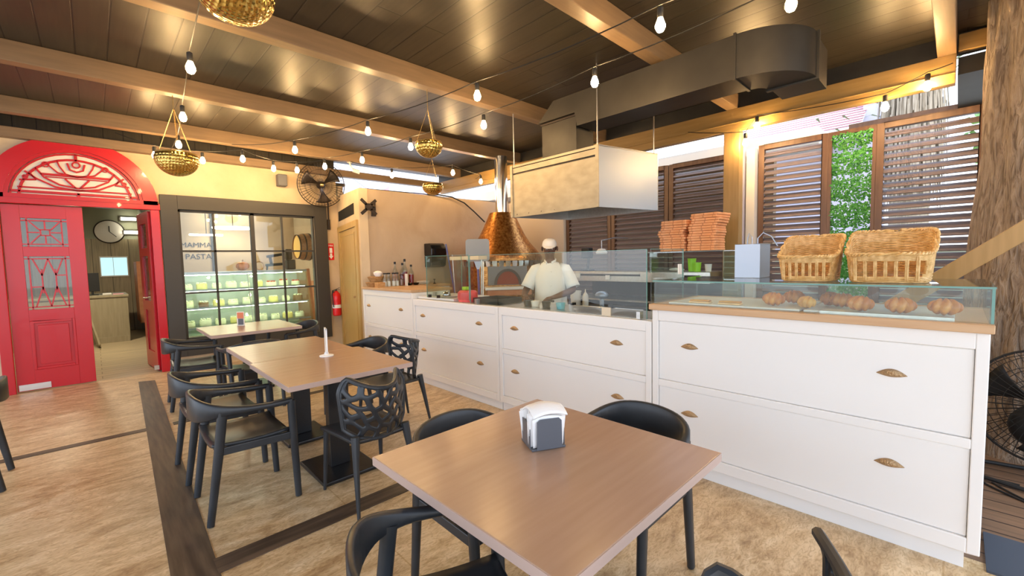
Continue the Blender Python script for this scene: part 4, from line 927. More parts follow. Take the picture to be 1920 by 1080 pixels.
for i in range(8200):
    y = rd.uniform(.655, 1.015); z = rd.uniform(.3, 2.80)
    if sin(z*22+sin(y*9)*.6) > .86 and rd.random() < .72: continue
    x = 6.0+rd.uniform(-.03, .02)+.02*sin(z*22)
    a = rd.uniform(0, 2*pi); l = rd.uniform(.018, .034); d = Vector((rd.uniform(-.8, .2), cos(a), sin(a))).normalized()*l; s = d.cross(Vector((1, .2, .1))).normalized()*l*.35
    p = Vector((x, y, z)); k.add([p-d*.5, p+s, p+d*.6, p-s], [(0, 1, 2, 3)])
o = k.build('leaves', 'green', t, smooth=False); o['kind'] = 'stuff'

# ================================================================== COOK
TC = TR((3.80, 3.28, 0), atan2(-.52, -.85))
t = thing('person', 'cook in white cap and short sleeved white jacket working at the counter', 'person', (3.80, 3.28, 0))
def skin_body():
    V = []; E_ = []; Rr = []
    def v(p, r, par=None):
        V.append(TC @ Vector(p)-Vector(t.location)); Rr.append(r if isinstance(r, tuple) else (r, r))
        if par is not None: E_.append((par, len(V)-1))
        return len(V)-1
    pel = v((0, 0, .95), (.15, .11)); wa = v((.0, 0, 1.10), (.135, .10), pel); ch = v((.02, 0, 1.27), (.15, .11), wa); uc = v((.0, 0, 1.40), (.12, .085), ch)
    nk = v((.01, 0, 1.47), .055, uc); n2 = v((.025, 0, 1.52), .052, nk); jw = v((.045, .0, 1.565), (.062, .066), n2); hd = v((.035, 0, 1.63), (.078, .088), jw); v((.025, 0, 1.69), (.066, .074), hd)
    for s in (1, -1):
        sh = v((0, s*.165, 1.395), .058, uc)
        if s > 0: el = v((.05, .275, 1.15), .043, sh); fa = v((.17, .20, 1.12), .042, el); wr = v((.34, .08, 1.085), (.024, .030), fa); pm = v((.405, .045, 1.082), (.018, .036), wr); fd = Vector((.9, -.3, -.25)); sd = Vector((.3, .9, 0))
        else: el = v((.03, -.285, 1.15), .042, sh); fa = v((.12, -.285, 1.11), .040, el); wr = v((.27, -.24, 1.09), (.024, .030), fa); pm = v((.34, -.22, 1.088), (.018, .036), wr); fd = Vector((.95, .2, -.25)); sd = Vector((-.2, .9, 0))
        pv = (V[pm]+Vector(t.location)); base = TC.inverted() @ pv
        for i, (o, l) in enumerate(((-.028, .062), (-.009, .075), (.010, .070), (.028, .055))):
            a = v(tuple(base+fd*.028+sd*o*s*1.0), .0095, pm); b = v(tuple(base+fd*(.028+l*.55)+sd*o*1.05*s), .0088, a); v(tuple(base+fd*(.028+l*.9)+sd*o*s+Vector((0, 0, -.018))), .0075, b)
        a = v(tuple(base-fd*.01+sd*(-.036)*s+Vector((0, 0, -.008))), .010, pm); v(tuple(base+fd*.03+sd*(-.055)*s+Vector((0, 0, -.018))), .0085, a)
        hp = v((0, s*.085, .86), .088, pel); kn = v((.02, s*.10, .50), .060, hp); an = v((-.01, s*.11, .10), .040, kn); v((.13, s*.125, .045), (.042, .035), an)
    me = bpy.data.meshes.new('body'); me.from_pydata([tuple(p) for p in V], E_, []); ob = bpy.data.objects.new('body', me); C.objects.link(ob); ob.parent = t
    me.materials.append(MT['skin']); sk = ob.modifiers.new('sk', 'SKIN'); sk.use_smooth_shade = True
    for i, d in enumerate(me.skin_vertices[0].data): d.radius = Rr[i]; d.use_root = (i == 0)
    ob.modifiers.new('u', 'SUBSURF').render_levels = 2
    return ob
body = skin_body(); body['label'] = 'dark skin'
def ell(prof, n=28):
    k = MB(); vs = []; 
    for (z, rx, ry, ox) in prof: vs += [TC @ Vector((ox+rx*cos(2*pi*i/n), ry*sin(2*pi*i/n)*(1+.03*sin(5*2*pi*i/n+z*20)), z)) for i in range(n)]
    k.add(vs, [(j*n+i, j*n+(i+1) % n, (j+1)*n+(i+1) % n, (j+1)*n+i) for j in range(len(prof)-1) for i in range(n)]); return k
k = ell([(.93, .150, .198, 0), (1.0, .150, .192, 0), (1.1, .142, .182, .005), (1.2, .142, .186, .012), (1.3, .136, .192, .012), (1.37, .120, .188, .004), (1.42, .096, .155, 0), (1.455, .076, .105, 0), (1.472, .066, .075, 0)])
for s in (1, -1):
    e = (.045, s*.268, 1.175)
    pts = [TC @ Vector(p) for p in ((0, s*.10, 1.395), (.005, s*.165, 1.372), (.02, s*.215, 1.29), (.035, s*.25, 1.22), e)]
    k.tube(pts, [.066, .080, .078, .075, .080], n=16, caps=False)
jk = k.build('jacket', 'cloth', t, solid=.004, ang=80)
k = MB()
for s in (1, -1): k.tube([TC @ Vector(p) for p in ((-.062, s*.01, 1.495), (-.035, s*.058, 1.49), (.03, s*.062, 1.478), (.085, s*.030, 1.455))], 1, up=(0, 0, 1), rect=(.010, .036))
k.build('collar', 'cloth', jk)
for i in range(5): MB().ball(TC @ Vector((.150-.008*abs(i-2), .03, 1.36-.08*i)), .007, 8).build('button', 'offw', jk)
ell([(.45, .14, .20, 0), (.7, .15, .205, 0), (.93, .156, .203, 0), (.975, .157, .200, 0)]).build('apron', 'cloth', t, solid=.004, ang=80)
for s in (1, -1):
    MB().tube([TC @ Vector(p) for p in ((0, s*.085, .88), (.02, s*.10, .50), (-.01, s*.11, .10))], [.10, .078, .066], n=14).build('trouser_leg', 'rub', t)
    MB().ball(TC @ Vector((.06, s*.118, .045)), (.075, .075, .045), 14).build('shoe', 'rub', t)
HC = Vector((.036, 0, 1.635)); hz = radians(6)
TH = TC @ Matrix.Translation(HC) @ Matrix.Rotation(hz, 4, 'Z') @ Matrix.Rotation(radians(10), 4, 'Y')
def fn(u, v):
    a = 2*pi*u; z = v; r = max(cos(z*pi/2), 0)**.55
    return TH @ Vector((.003+.097*r*cos(a), .084*r*sin(a), .020+.082*sin(z*pi/2)))
cp = MB().grid(fn, 28, 10).build('cap', 'cap', t, solid=.003)
k = MB(); n = 12; a = [TH @ Vector((.085*cos(q)+.004+.065*cos(q)**2*1.1*(1 if abs(q) < 1.3 else 0), .080*sin(q), .020-.012*cos(q))) for q in [-1.25+2.5*i/n for i in range(n+1)]]
b_ = [TH @ Vector((.094*cos(q), .082*sin(q), .030)) for q in [-1.25+2.5*i/n for i in range(n+1)]]
for i in range(n): k.prism([a[i], a[i+1], b_[i+1], b_[i]], (0, 0, .004))
k.build('cap_peak', 'cap', cp)
ell_h = MB(); ell_h.grid(lambda u, v: TH @ Vector((-.012-.080*cos((u-.5)*pi*.80)*(1-.15*v), .081*sin((u-.5)*pi*.80)*(1-.1*v), .022-.065*v)), 16, 5); ell_h.build('hair', 'hair', t, solid=.006)
for s in (1, -1):
    MB().ball(TH @ Vector((.078, s*.031, -.008)), (.010, .014, .007), 10).build('eye', 'eye', t)
    MB().ball(TH @ Vector((.087, s*.031, -.009)), .0055, 8).build('pupil', 'hair', t)
    MB().ball(TH @ Vector((.0, s*.086, -.015)), (.016, .010, .028), 10).build('ear', 'skin', t)
    MB().tube([TH @ Vector((.086, s*.015, .010)), TH @ Vector((.084, s*.045, .012))], .004, n=6).build('eyebrow', 'hair', t)
k = MB(); k.tube([TH @ Vector((.082, 0, .002)), TH @ Vector((.098, 0, -.018)), TH @ Vector((.104, 0, -.034))], [.007, .010, .014], n=10); k.ball(TH @ Vector((.094, .013, -.036)), .009, 8); k.ball(TH @ Vector((.094, -.013, -.036)), .009, 8)
k.build('nose', 'skin', t)
MB().ball(TH @ Vector((.084, 0, -.060)), (.013, .022, .008), 12).build('mouth', 'lips', t)
tag(MB().tube([TC @ Vector((.44, .02, 1.068)), TC @ Vector((.50, .11, 1.060))], .012).build('scraper_handle', 'rub'), 'short black handled tool under the cook\'s left hand', 'tool')

# ================================================================== TREE TRUNK, BRACE, DECK THINGS
def trunk_fn(cx_, cy_, r0, z0, z1):
    rd = random.Random(11); ph = [rd.uniform(0, 6.28) for _ in range(8)]
    def fn(u, v):
        a = 2*pi*u; z = z0+(z1-z0)*v
        r = r0*(1+.10*(1-v)**3-.10*v)*(1+.035*sin(3*a+ph[0]+z)+.028*sin(7*a+ph[1]+1.6*z)+.022*sin(13*a+ph[2]-2*z+sin(z*3))+.014*sin(23*a+3*z+ph[3])+.012*sin(5*z+4*a))
        return Vector((cx_+r*cos(a), cy_+r*sin(a), z))
    return fn
tag(MB().grid(trunk_fn(5.02, -.56, .50, -.02, 3.55), 120, 90).build('tree_trunk', 'bark'), 'thick rough brown tree trunk rising through the deck at the right edge', 'tree trunk')
tag(MB().bar((3.95, 1.60, .02), (3.95, -.75, 2.02), .10, .12, up=(1, 0, 0)).build('diagonal_brace', 'post', smooth=False, bevel=.004), 'thick diagonal timber brace crossing in front of the tree trunk', 'brace')
tag(MB().bx(2.9, 3.30, -1.2, -.14, .001, .012).build('floor_mat', 'mat_', smooth=False), 'dark slate coloured mat on the deck at the counter end', 'mat')
def cage(k, c, ax, r, d, wires=28, rings=3, rw=.0022):
    ax = Vector(ax).normalized(); a = ax.cross(Vector((0, 0, 1))).normalized(); b = a.cross(ax); c = Vector(c)
    for s in (-1, 1):
        for i in range(wires):
            th = 2*pi*i/wires; dr = a*cos(th)+b*sin(th)
            k.tube([c+ax*s*d+dr*r*.12, c+ax*s*d*.95+dr*r*.6, c+ax*s*d*.5+dr*r*.93, c+dr*r], rw, n=4, caps=False)
        for j in range(1, rings+1): 
            q = r*(.25+.22*j); k.tube([c+ax*s*d*(.98-.08*j)+(a*cos(2*pi*i/30)+b*sin(2*pi*i/30))*q for i in range(30)], rw, n=4, closed=True)
    k.tube([c+(a*cos(2*pi*i/40)+b*sin(2*pi*i/40))*r for i in range(40)], .008, n=6, closed=True)
def blades(k, c, ax, r, nb=3):
    ax = Vector(ax).normalized(); a = ax.cross(Vector((0, 0, 1))).normalized(); b = a.cross(ax); c = Vector(c)
    for i in range(nb):
        th = 2*pi*i/nb+.4; pts = []
        def fn(u, v):
            q = .12*r+.74*r*u; w_ = (v-.5)*(.35+.75*u)*.8; dr = a*cos(th+w_)+b*sin(th+w_)
            return c+dr*q+ax*(v-.5)*.06
        k.grid(fn, 8, 6)
t = thing('floor_fan', 'black drum floor fan on the deck in front of the tree trunk', 'fan', (4.25, -.42, 0))
k = MB(); cage(k, (4.25, -.42, .50), (-.8, .3, .15), .36, .09, 40, 3); k.build('cage', 'rub', t)
k = MB(); blades(k, (4.25, -.42, .50), (-.8, .3, .15), .36); k.build('blades', 'rub', t, solid=.003)
MB().ball((4.27, -.42, .36), (.12, .16, .15), 16).build('motor', 'rub', t)
k = MB(); k.tube([(4.25, -.15, .02), (4.25, -.10, .2), (4.25, -.06, .48)], .014); k.tube([(4.25, -.70, .02), (4.25, -.76, .2), (4.25, -.78, .48)], .014); k.tube([(4.0, -.42, .02), (4.1, -.15, .02), (4.4, -.15, .02), (4.45, -.42, .02), (4.4, -.70, .02), (4.1, -.70, .02)], .014, closed=True); k.build('stand', 'rub', t)
tag(MB().tube([(4.0+.35*cos(i/10)*(.6+.02*i)*.6, -.32+.18*sin(i/7), .008) for i in range(50)], .006).build('power_cord', 'rub'), 'loose dark power cord coiled on the deck below the floor fan', 'cord')

# ================================================================== WALL THINGS
t = thing('wall_fan', 'large dark wall fan with wire cage above the charcoal window frame', 'fan', (2.9, 7.94, 2.3))
FC = (2.90, 7.66, 2.86); FA = (-.25, -1, -.15)
k = MB(); cage(k, FC, FA, .375, .08, 44, 3, .0022); k.build('cage', 'dmetal', t)
k = MB(); blades(k, FC, FA, .36); k.build('blades', 'dmetal', t, solid=.003)
MB().ball((2.92, 7.74, 2.87), (.07, .10, .07), 14).build('motor', 'dmetal', t)
k = MB(); k.ball(Vector(FC)+Vector(FA).normalized()*.088, .035, 12); k.build('hub_cap', 'brassp', t)
MB().tube([(2.93, 7.80, 2.85), (2.98, 7.90, 2.75), (3.10, 7.92, 2.60), (3.10, 7.93, 2.15)], .014).build('arm', 'dmetal', t)
MB().bx(3.075, 3.125, 7.92, 7.949, 2.12, 2.30).build('wall_plate', 'dmetal', t, smooth=False)
tag(MB().bx(2.27, 2.41, 7.82, 7.949, 2.81, 3.0).build('wall_speaker', 'greyp', smooth=False, bevel=.01), 'small dark grey speaker on the wall left of the fan', 'speaker')
t = thing('security_camera', 'small white security camera under the beam right of the wall fan', 'camera', (3.26, 7.18, 3.2))
MB().tube([(3.22, 7.10, 3.06), (3.32, 7.06, 3.03)], .032, n=14).build('body', 'offw', t); MB().tube([(3.22, 7.10, 3.08), (3.20, 7.14, 3.14), (3.20, 7.17, 3.199)], .014).build('arm', 'offw', t); MB().lathe([(.04, 3.19), (.04, 3.199), (0, 3.199)], 16, c=(3.20, 7.17, 0)).build('base', 'offw', t)
t = thing('fire_extinguisher', 'red fire extinguisher hung between the charcoal frame and the yellow door', 'extinguisher', (3.14, 7.84, .56))
MB().lathe([(0, .56), (.06, .56), (.072, .575), (.074, .90), (.062, .96), (.03, .995), (.02, 1.01), (0, 1.01)], 22, c=(3.14, 7.84, 0)).build('cylinder', 'exred', t)
MB().lathe([(.0752, .70), (.0752, .76)], 22, c=(3.14, 7.84, 0)).build('label_band', 'paper', t); MB().lathe([(.0752, .80), (.0752, .86)], 22, c=(3.14, 7.84, 0)).build('label_band', 'exred', t)
k = MB(); k.tube([(3.14, 7.84, 1.01), (3.14, 7.84, 1.04)], .016); k.bar((3.14, 7.84, 1.04), (3.20, 7.82, 1.07), .014, .008); k.bar((3.14, 7.84, 1.03), (3.20, 7.82, 1.035), .014, .008); k.build('valve', 'dmetal', t, smooth=False)
MB().tube([(3.12, 7.82, 1.03), (3.06, 7.80, 1.02), (3.045, 7.79, .95), (3.06, 7.78, .72)], .009).build('hose', 'rub', t)
MB().bx(3.12, 3.16, 7.915, 7.949, .80, 1.0).build('wall_hook', 'dmetal', t, smooth=False)
t = thing('fire_sign', 'red sign with white arrow above the fire extinguisher', 'sign', (3.12, 7.944, 1.72))
MB().bx(3.065, 3.175, 7.943, 7.9485, 1.57, 1.87).build('plate', 'exred', t, smooth=False)
k = MB(); k.prism([(3.10, 7.9425, 1.69), (3.14, 7.9425, 1.69), (3.14, 7.9425, 1.645), (3.16, 7.9425, 1.645), (3.12, 7.9425, 1.59), (3.08, 7.9425, 1.645), (3.10, 7.9425, 1.645)], (0, -.002, 0)); k.build('arrow', 'paper', t, smooth=False)
text_obj('lettering', 'FIRE', .045, Matrix.Translation(Vector((3.12, 7.9415, 1.83))) @ Matrix.Rotation(pi/2, 4, 'X'), 'paper', t, .001)
k = MB(); k.bx(3.095, 3.145, 7.9405, 7.9425, 1.70, 1.79); k.build('pictogram', 'paper', t, smooth=False)

# ================================================================== ON THE TABLES
t = thing('napkin_dispenser', 'dark grey napkin dispenser stuffed with white napkins on the foreground table', 'dispenser', (1.27, 1.15, .75))
Tn = TR((1.275, 1.155, .751), radians(-26.5)) @ Matrix.Scale(1.16, 4); 
k = MB(); k.bx(-.062, .062, -.056, .056, 0, .008, Tn); k.build('base', 'greyp', t, smooth=False, bevel=.003)
for y0, tilt in ((-.058, 1), (.056, -1)):
    pts = [(-.046, .006), (.046, .006), (.044, .100), (.034, .110), (-.034, .110), (-.044, .100)]
    MB().prism([Tn @ Vector((a, y0+tilt*(-.006)+.0*b, b)) for a, b in pts], Tn.to_3x3() @ Vector((0, .003, 0))).build('side_plate', 'greyp', t, smooth=False)
for x0 in (-.064, .061):
    MB().prism([Tn @ Vector((x0, a, b)) for a, b in [(-.042, .006), (.042, .006), (.040, .090), (-.040, .090)]], Tn.to_3x3() @ Vector((.003, 0, 0))).build('end_plate', 'greyp', t, smooth=False)
napk = thing('napkin_stack', 'white paper napkins fanned out of the grey dispenser', 'napkins', (1.27, 1.15, .76))
for i in range(11):
    y = -.050+.0100*i; hgt = .128+.010*sin(i*1.3)-.00012*(i-5)**2*6; sp = .054+.010*sin(i*.9)
    def fn(u, v, y=y, hgt=hgt, sp=sp, i=i):
        x = (2*u-1)*sp*(1.0+.10*v); z = .010+hgt*v-.012*(2*u-1)**2*v
        return Tn @ Vector((x, y+(.010*v*v if i > 6 else -.010*v*v if i < 3 else 0)+.003*sin(6*u+i), z))
    MB().grid(fn, 10, 8).build('napkin', 'napk', napk, solid=.0045)
k = MB(); k.grid(lambda u, v: Tn @ Vector(((2*u-1)*.062, -.075+.125*v, .118+.034*sin(pi*min(1, .15+.8*v))-.012*(2*u-1)**2)), 10, 12); k.build('folded_napkin', 'napk', napk, solid=.006)
t = thing('menu_stand', 'white upright menu stand with round foot on the joined dining tables', 'menu stand', (1.32, 3.56, .751))
MB().lathe([(0, .751), (.055, .751), (.055, .757), (.02, .765), (.012, .785), (0, .785)], 24, c=(1.325, 3.565, 0)).build('foot', 'paper', t)
Tm_ = TR((1.325, 3.565, .78), radians(75)); k = MB()
for a in ((-.055, -.045, 0, .20), (.045, .055, 0, .20), (-.055, .055, 0, .012), (-.055, .055, .188, .20)): k.bx(a[0], a[1], -.006, .006, a[2], a[3], Tm_)
k.build('holder', 'paper', t, smooth=False); MB().bx(-.045, .045, -.002, .002, .012, .188, Tm_).build('menu_sheet', 'cream', t, smooth=False)
t = thing('table_card', 'small printed card with orange top standing on the table by the display window', 'card', (1.27, 6.2, .751))
Tq = TR((1.29, 6.25, .751), radians(-40)); MB().bx(-.045, .045, -.004, .004, .0, .175, Tq).build('card', 'offw', t, smooth=False)
MB().bx(-.038, .038, -.0055, -.0042, .09, .165, Tq).build('orange_print', 'skinp', t, smooth=False); MB().bx(-.030, .034, -.0055, -.0042, .01, .088, Tq).build('dark_print', 'greyp', t, smooth=False)

# ================================================================== HANGING BRASS BOWLS
def bowl(x, y, z, r, ztop, label, squash=.75):
    t = thing('hanging_bowl', label, 'hanging bowl', (x, y, ztop), 'hammered brass hanging bowls')
    pr = [(r*sin(a), z-r*squash*cos(a)*1.0) for a in [pi/2*i/12 for i in range(13)]]+[(r*.93, z+r*.20), (r*.86, z+r*.25)]
    MB().lathe([(max(a, .001), b) for a, b in pr], 40, c=(x, y, 0)).build('bowl', 'brass', t, solid=.003, ang=80)
    MB().tube([(x+r*.90*cos(2*pi*i/36), y+r*.90*sin(2*pi*i/36), z+r*.22) for i in range(36)], .006, n=6, closed=True).build('rim', 'brassp', t)
    zt = min(z+r*2.6, ztop-.05)
    for q in range(3):
        a = 2*pi*q/3+.5; p0 = Vector((x+r*.88*cos(a), y+r*.88*sin(a), z+r*.22)); p1 = Vector((x, y, zt)); L = (p1-p0).length; k = MB(); n = int(L/.022)
        for i in range(n):
            c = p0.lerp(p1, (i+.5)/n); d = (p1-p0).normalized(); s = d.cross(Vector((0, 0, 1)) if i % 2 else Vector((cos(a), sin(a), 0))).normalized()
            k.tube([c+d*.013*cos(2*pi*j/6)+s*.005*sin(2*pi*j/6) for j in range(6)], .0018, n=4, closed=True)
        o = k.build('chain', 'brassp', t)
    MB().tube([(x, y, zt), (x, y, ztop)], .003).build('hook_wire', 'brassp', t)
bowl(.555, 2.40, 2.775, .165, 3.37, 'hammered brass hanging bowl cut off by the top edge of the picture')
bowl(.665, 5.46, 2.585, .185, 3.2, 'hammered brass hanging bowl beside the red arch', .95)
bowl(2.47, 3.70, 2.655, .135, 3.2, 'hammered brass hanging bowl in the middle of the ceiling, nearer of the two', .9)
bowl(3.69, 5.46, 2.615, .155, 3.2, 'hammered brass hanging bowl in front of the sand plaster wall top', .8)

# ================================================================== STRING LIGHTS
def bulb_parts(t, p):
    x, y, z = p
    sk = MB().lathe([(.012, z+.10), (.019, z+.095), (.020, z+.05), (.016, z+.035)], 10, c=(x, y, 0)).build('socket', 'rub', t)
    MB().lathe([(.012, z+.045), (.020, z+.022), (.030, z-.005), (.030, z-.022), (.020, z-.043), (.001, z-.052)], 12, c=(x, y, 0)).build('bulb', 'bulb', t, ang=180)
def string(label, pts, ends):
    t = thing('string_light', label, 'string lights', ends[0], 'warm string lights')
    anchors = [Vector(ends[0])]+[Vector((x, y, z+.115)) for x, y, z in pts]+[Vector(ends[1])]
    path = [anchors[0]]
    for a, b in zip(anchors, anchors[1:]):
        for i in range(1, 7): u = i/6; q = a.lerp(b, u); q.z -= .05*(a-b).length/1.3*4*u*(1-u)*.5; path.append(q)
    MB().tube(path, .0045, n=5).build('cord', 'rub', t)
    for p in pts: bulb_parts(t, p)
    return t
Z = 2.93
string('string of bulbs receding above the left chairs, ending by the red arch', [(.44, 1.3, Z), (.50, 2.62, Z), (.586, 3.865, Z), (.698, 5.166, Z), (.799, 6.349, Z)], ((.40, -.3, 3.2), (.86, 7.85, 3.12)))  # nearest bulbs, out of view, are added for more warm light
string('string of bulbs hung along the plaster wall between the red arch and the fan', [(.645, 7.127, Z), (1.141, 7.101, Z), (1.518, 6.682, Z), (1.997, 7.066, Z), (2.294, 6.975, Z)], ((.3, 7.4, 3.2), (2.8, 7.3, 3.2)))
string('string of bulbs crossing the middle of the ceiling, left of the long brass bowl chain', [(2.62, -.1, Z), (2.595, 1.319, Z), (2.472, 2.934, Z), (2.222, 4.484, Z), (1.886, 5.773, Z)], ((2.6, -1.6, 3.2), (1.5, 7.13, 3.2)))  # first bulb is out of view, added for lighting
string('string of bulbs running above the counter edge past the extractor hood', [(2.90, -.6, Z), (2.946, .707, Z), (3.002, 2.089, Z), (3.036, 3.511, Z), (2.903, 4.745, Z), (2.754, 5.767, Z), (2.514, 6.472, Z)], ((2.9, -1.8, 3.2), (2.35, 7.13, 3.2)))  # first bulb here is an unseen extra, added to light the foreground
string('short string of bulbs near the sand plaster wall top and the oven flue', [(3.595, 6.479, Z), (4.246, 5.70, Z), (5.10, 6.02, Z)], ((3.2, 7.13, 3.2), (5.46, 6.6, 3.1)))
string('bulbs hanging from the golden beam above the slatted screens', [(5.40, 1.717, 2.78), (5.40, 1.60, 2.935), (5.40, .516, 2.86), (5.40, .234, 2.965)], ((5.45, 2.4, 3.05), (5.45, .08, 3.12)))

# ================================================================== ROOM BEHIND THE RED DOOR
struct(MB().bx(-2.5, 1.0, 13.95, 14.05, 0, 2.2).build('wall_inner_back', 'panelg', smooth=False))
struct(MB().bx(-2.5, 1.0, 13.95, 14.05, 2.2, 2.95).build('wall_inner_top', 'greenw', smooth=False))
struct(MB().bx(-2.5, 3.5, 8.08, 14.05, 2.95, 3.0).build('ceiling', 'galv', smooth=False))
struct(MB().bx(-2.5, -2.4, 8.08, 13.95, 0, 2.95).build('wall_inner_left', 'panelg', smooth=False))
struct(MB().bx(.86, .90, 8.08, 13.95, 0, 2.95).build('wall_inner_right', 'greenw', smooth=False))
w2 = struct(thing('window_2', None, None, (.35, 13.94, 1.5)))
MB().bx(.13, .59, 13.935, 13.949, 1.34, 1.76).build('pane', 'window', w2, smooth=False)
k = MB()
for a in ((.11, .61, 1.76, 1.79), (.11, .61, 1.31, 1.34), (.11, .13, 1.34, 1.76), (.59, .61, 1.34, 1.76)): k.bx(a[0], a[1], 13.92, 13.949, a[2], a[3])
k.bx(.34, .35, 13.925, 13.934, 1.34, 1.76); k.build('window_frame', 'offw', w2, smooth=False)
t = thing('wall_clock', 'round white wall clock high on the inner room back wall', 'clock', (.32, 13.93, 2.36))
Tk = Matrix.Translation(Vector((.32, 13.94, 2.37))) @ Matrix.Rotation(pi/2, 4, 'X')
MB().lathe([(0, .0), (.26, 0), (.27, .02), (.25, .03), (.0, .03)], 36, T=Tk).build('face', 'offw', t)
MB().tube([Tk @ Vector((.262*cos(2*pi*i/40), .262*sin(2*pi*i/40), .02)) for i in range(40)], .014, closed=True).build('rim', 'dmetal', t)
k = MB(); k.bar(Tk @ Vector((0, 0, .035)), Tk @ Vector((0, .13, .035)), .02, .004, up=(0, 1, 0)); k.build('hour_hand', 'rub', t, smooth=False)
k = MB(); k.bar(Tk @ Vector((0, 0, .037)), Tk @ Vector((.12, -.12, .037)), .014, .004, up=(0, 1, 0)); k.build('minute_hand', 'rub', t, smooth=False)
for z, x0, x1, lab in ((2.68, .56, .87, 'upper glowing tube lamp on the inner room back wall'), (2.36, .60, .90, 'lower glowing tube lamp on the inner room back wall')):
    t = thing('tube_lamp', lab, 'lamp', ((x0+x1)/2, 13.9, z), 'tube lamps of the inner room')
    MB().tube([(x0-.02, 13.86, z), (x1-.06, 13.86, z)], .035).build('tube', 'tube', t); MB().bx(x0-.05, x1-.04, 13.90, 13.948, z-.05, z+.05).build('housing', 'galv', t, smooth=False)
t = thing('reception_counter', 'greyed oak reception counter in the room behind the red door', 'counter', (-.2, 12.4, 0))
MB().bx(-1.2, .47, 11.93, 13.2, 0, .92).build('body', 'cabg', t, smooth=False); MB().bx(-1.22, .49, 11.91, 13.22, .921, .965).build('worktop', 'cabg', t, smooth=False, bevel=.004)
MB().bx(-1.18, .46, 11.90, 11.929, 0, .12).build('plinth', 'cabg', t, smooth=False)
t = thing('monitor', 'dark computer monitor on the reception counter', 'monitor', (-.05, 12.2, .966))
MB().bx(-.16, .07, 12.28, 12.31, 1.04, 1.42).build('screen', 'rub', t, smooth=False, bevel=.005); MB().bx(-.06, -.02, 12.29, 12.32, .98, 1.05).build('stand', 'rub', t, smooth=False); MB().bx(-.14, .05, 12.2, 12.38, .966, .98).build('foot', 'rub', t, smooth=False)
tag(MB().bx(.10, .24, 12.05, 12.25, .966, 1.0).build('card_terminal', 'offw', smooth=False, bevel=.01), 'small pale card terminal beside the monitor on the reception counter', 'terminal')
tag(MB().bx(.26, .42, 12.1, 12.3, .966, .98).build('red_folder', 'pink', smooth=False), 'flat red folder lying on the reception counter', 'folder')
tag(MB().bar((.0, 11.35, .02), (-.22, 11.75, 1.15), .30, .03, up=(1, 0, 0)).build('leaning_board', 'cabg', smooth=False, bevel=.004), 'wooden board leaning against the reception counter front', 'board')
tag(MB().bx(.70, .85, 12.9, 13.9, .25, 1.65).build('terracotta_shelf', 'brick', smooth=False, bevel=.01), 'terracotta tiled shelf unit at the right of the inner room', 'shelf')

# ================================================================== CAKE ROOM BEHIND THE CHARCOAL WINDOW
struct(MB().bx(.90, 3.5, 10.60, 10.70, 0, 2.95).build('wall_cake_back', 'tanw', smooth=False))
struct(MB().bx(3.35, 3.45, 8.08, 10.6, 1.15, 2.95).build('wall_cake_right', 'plaster2', smooth=False))
struct(MB().bx(3.33, 3.45, 8.08, 10.6, 0, 1.149).build('trim_18', 'brick', smooth=False))
struct(MB().bx(1.75, 1.80, 10.56, 10.60, 1.3, 2.95).build('trim_19', 'rub', smooth=False))
t = thing('cake_case', 'lit glass cake display case behind the charcoal window', 'display case', (1.95, 8.9, 0))
k = MB(); k.bx(.96, 2.92, 8.40, 9.2, 0, .40); k.build('base', 'offw', t, smooth=False)
k = MB(); k.prism([(2.90, 8.45, .40), (2.90, 9.2, .40), (2.90, 9.2, 1.40), (2.90, 8.70, 1.40)], (.03, 0, 0)); k.build('end_panel', 'glass', t, smooth=False)
MB().bx(.96, 2.90, 9.16, 9.2, .401, 1.37).build('back_panel', 'marble', t, smooth=False)
MB().bx(.96, 2.93, 8.68, 9.2, 1.371, 1.41).build('top', 'steelb', t, smooth=False)
for z, y in ((.52, 8.46), (.83, 8.54), (1.12, 8.62)):
    MB().bx(.97, 2.89, y, 9.155, z-.012, z).build('shelf', 'glassg', t, smooth=False)
    MB().bx(.97, 2.89, y-.006, y, z-.02, z+.004).build('shelf_edge', 'steelb', t, smooth=False)
for z, y in ((.80, 8.56), (1.09, 8.64), (1.355, 8.74)): MB().bx(1.0, 2.87, y, y+.02, z, z+.012).build('led_strip', 'led', t, smooth=False)
k = MB(); k.prism([(.96, 8.42, .401), (.96, 8.428, .401), (.96, 8.688, 1.37), (.96, 8.68, 1.37)], (1.97, 0, 0)); k.build('front_glass', 'glass', t, smooth=False)
k = MB(); k.bar((1.93, 8.415, .41), (1.93, 8.675, 1.37), .02, .012, up=(1, 0, 0)); k.build('front_mullion', 'steelb', t, smooth=False)
MB().prism([(2.93, 8.38, .0), (2.93, 8.45, .0), (2.93, 8.75, 1.42), (2.93, 8.67, 1.42)], (.05, 0, 0)).build('wooden_edge', 'brick', t, smooth=False)
ORD9 = ['first', 'second', 'third', 'fourth', 'fifth', 'sixth', 'seventh', 'eighth', 'ninth']
kinds = [('round cream cake', 'cakew', 'cakew'), ('cream cake with red berries', 'cakew', 'caker'), ('yellow sponge cake', 'cakey', 'cakew'), ('small chocolate cake', 'choc', 'cakew')]
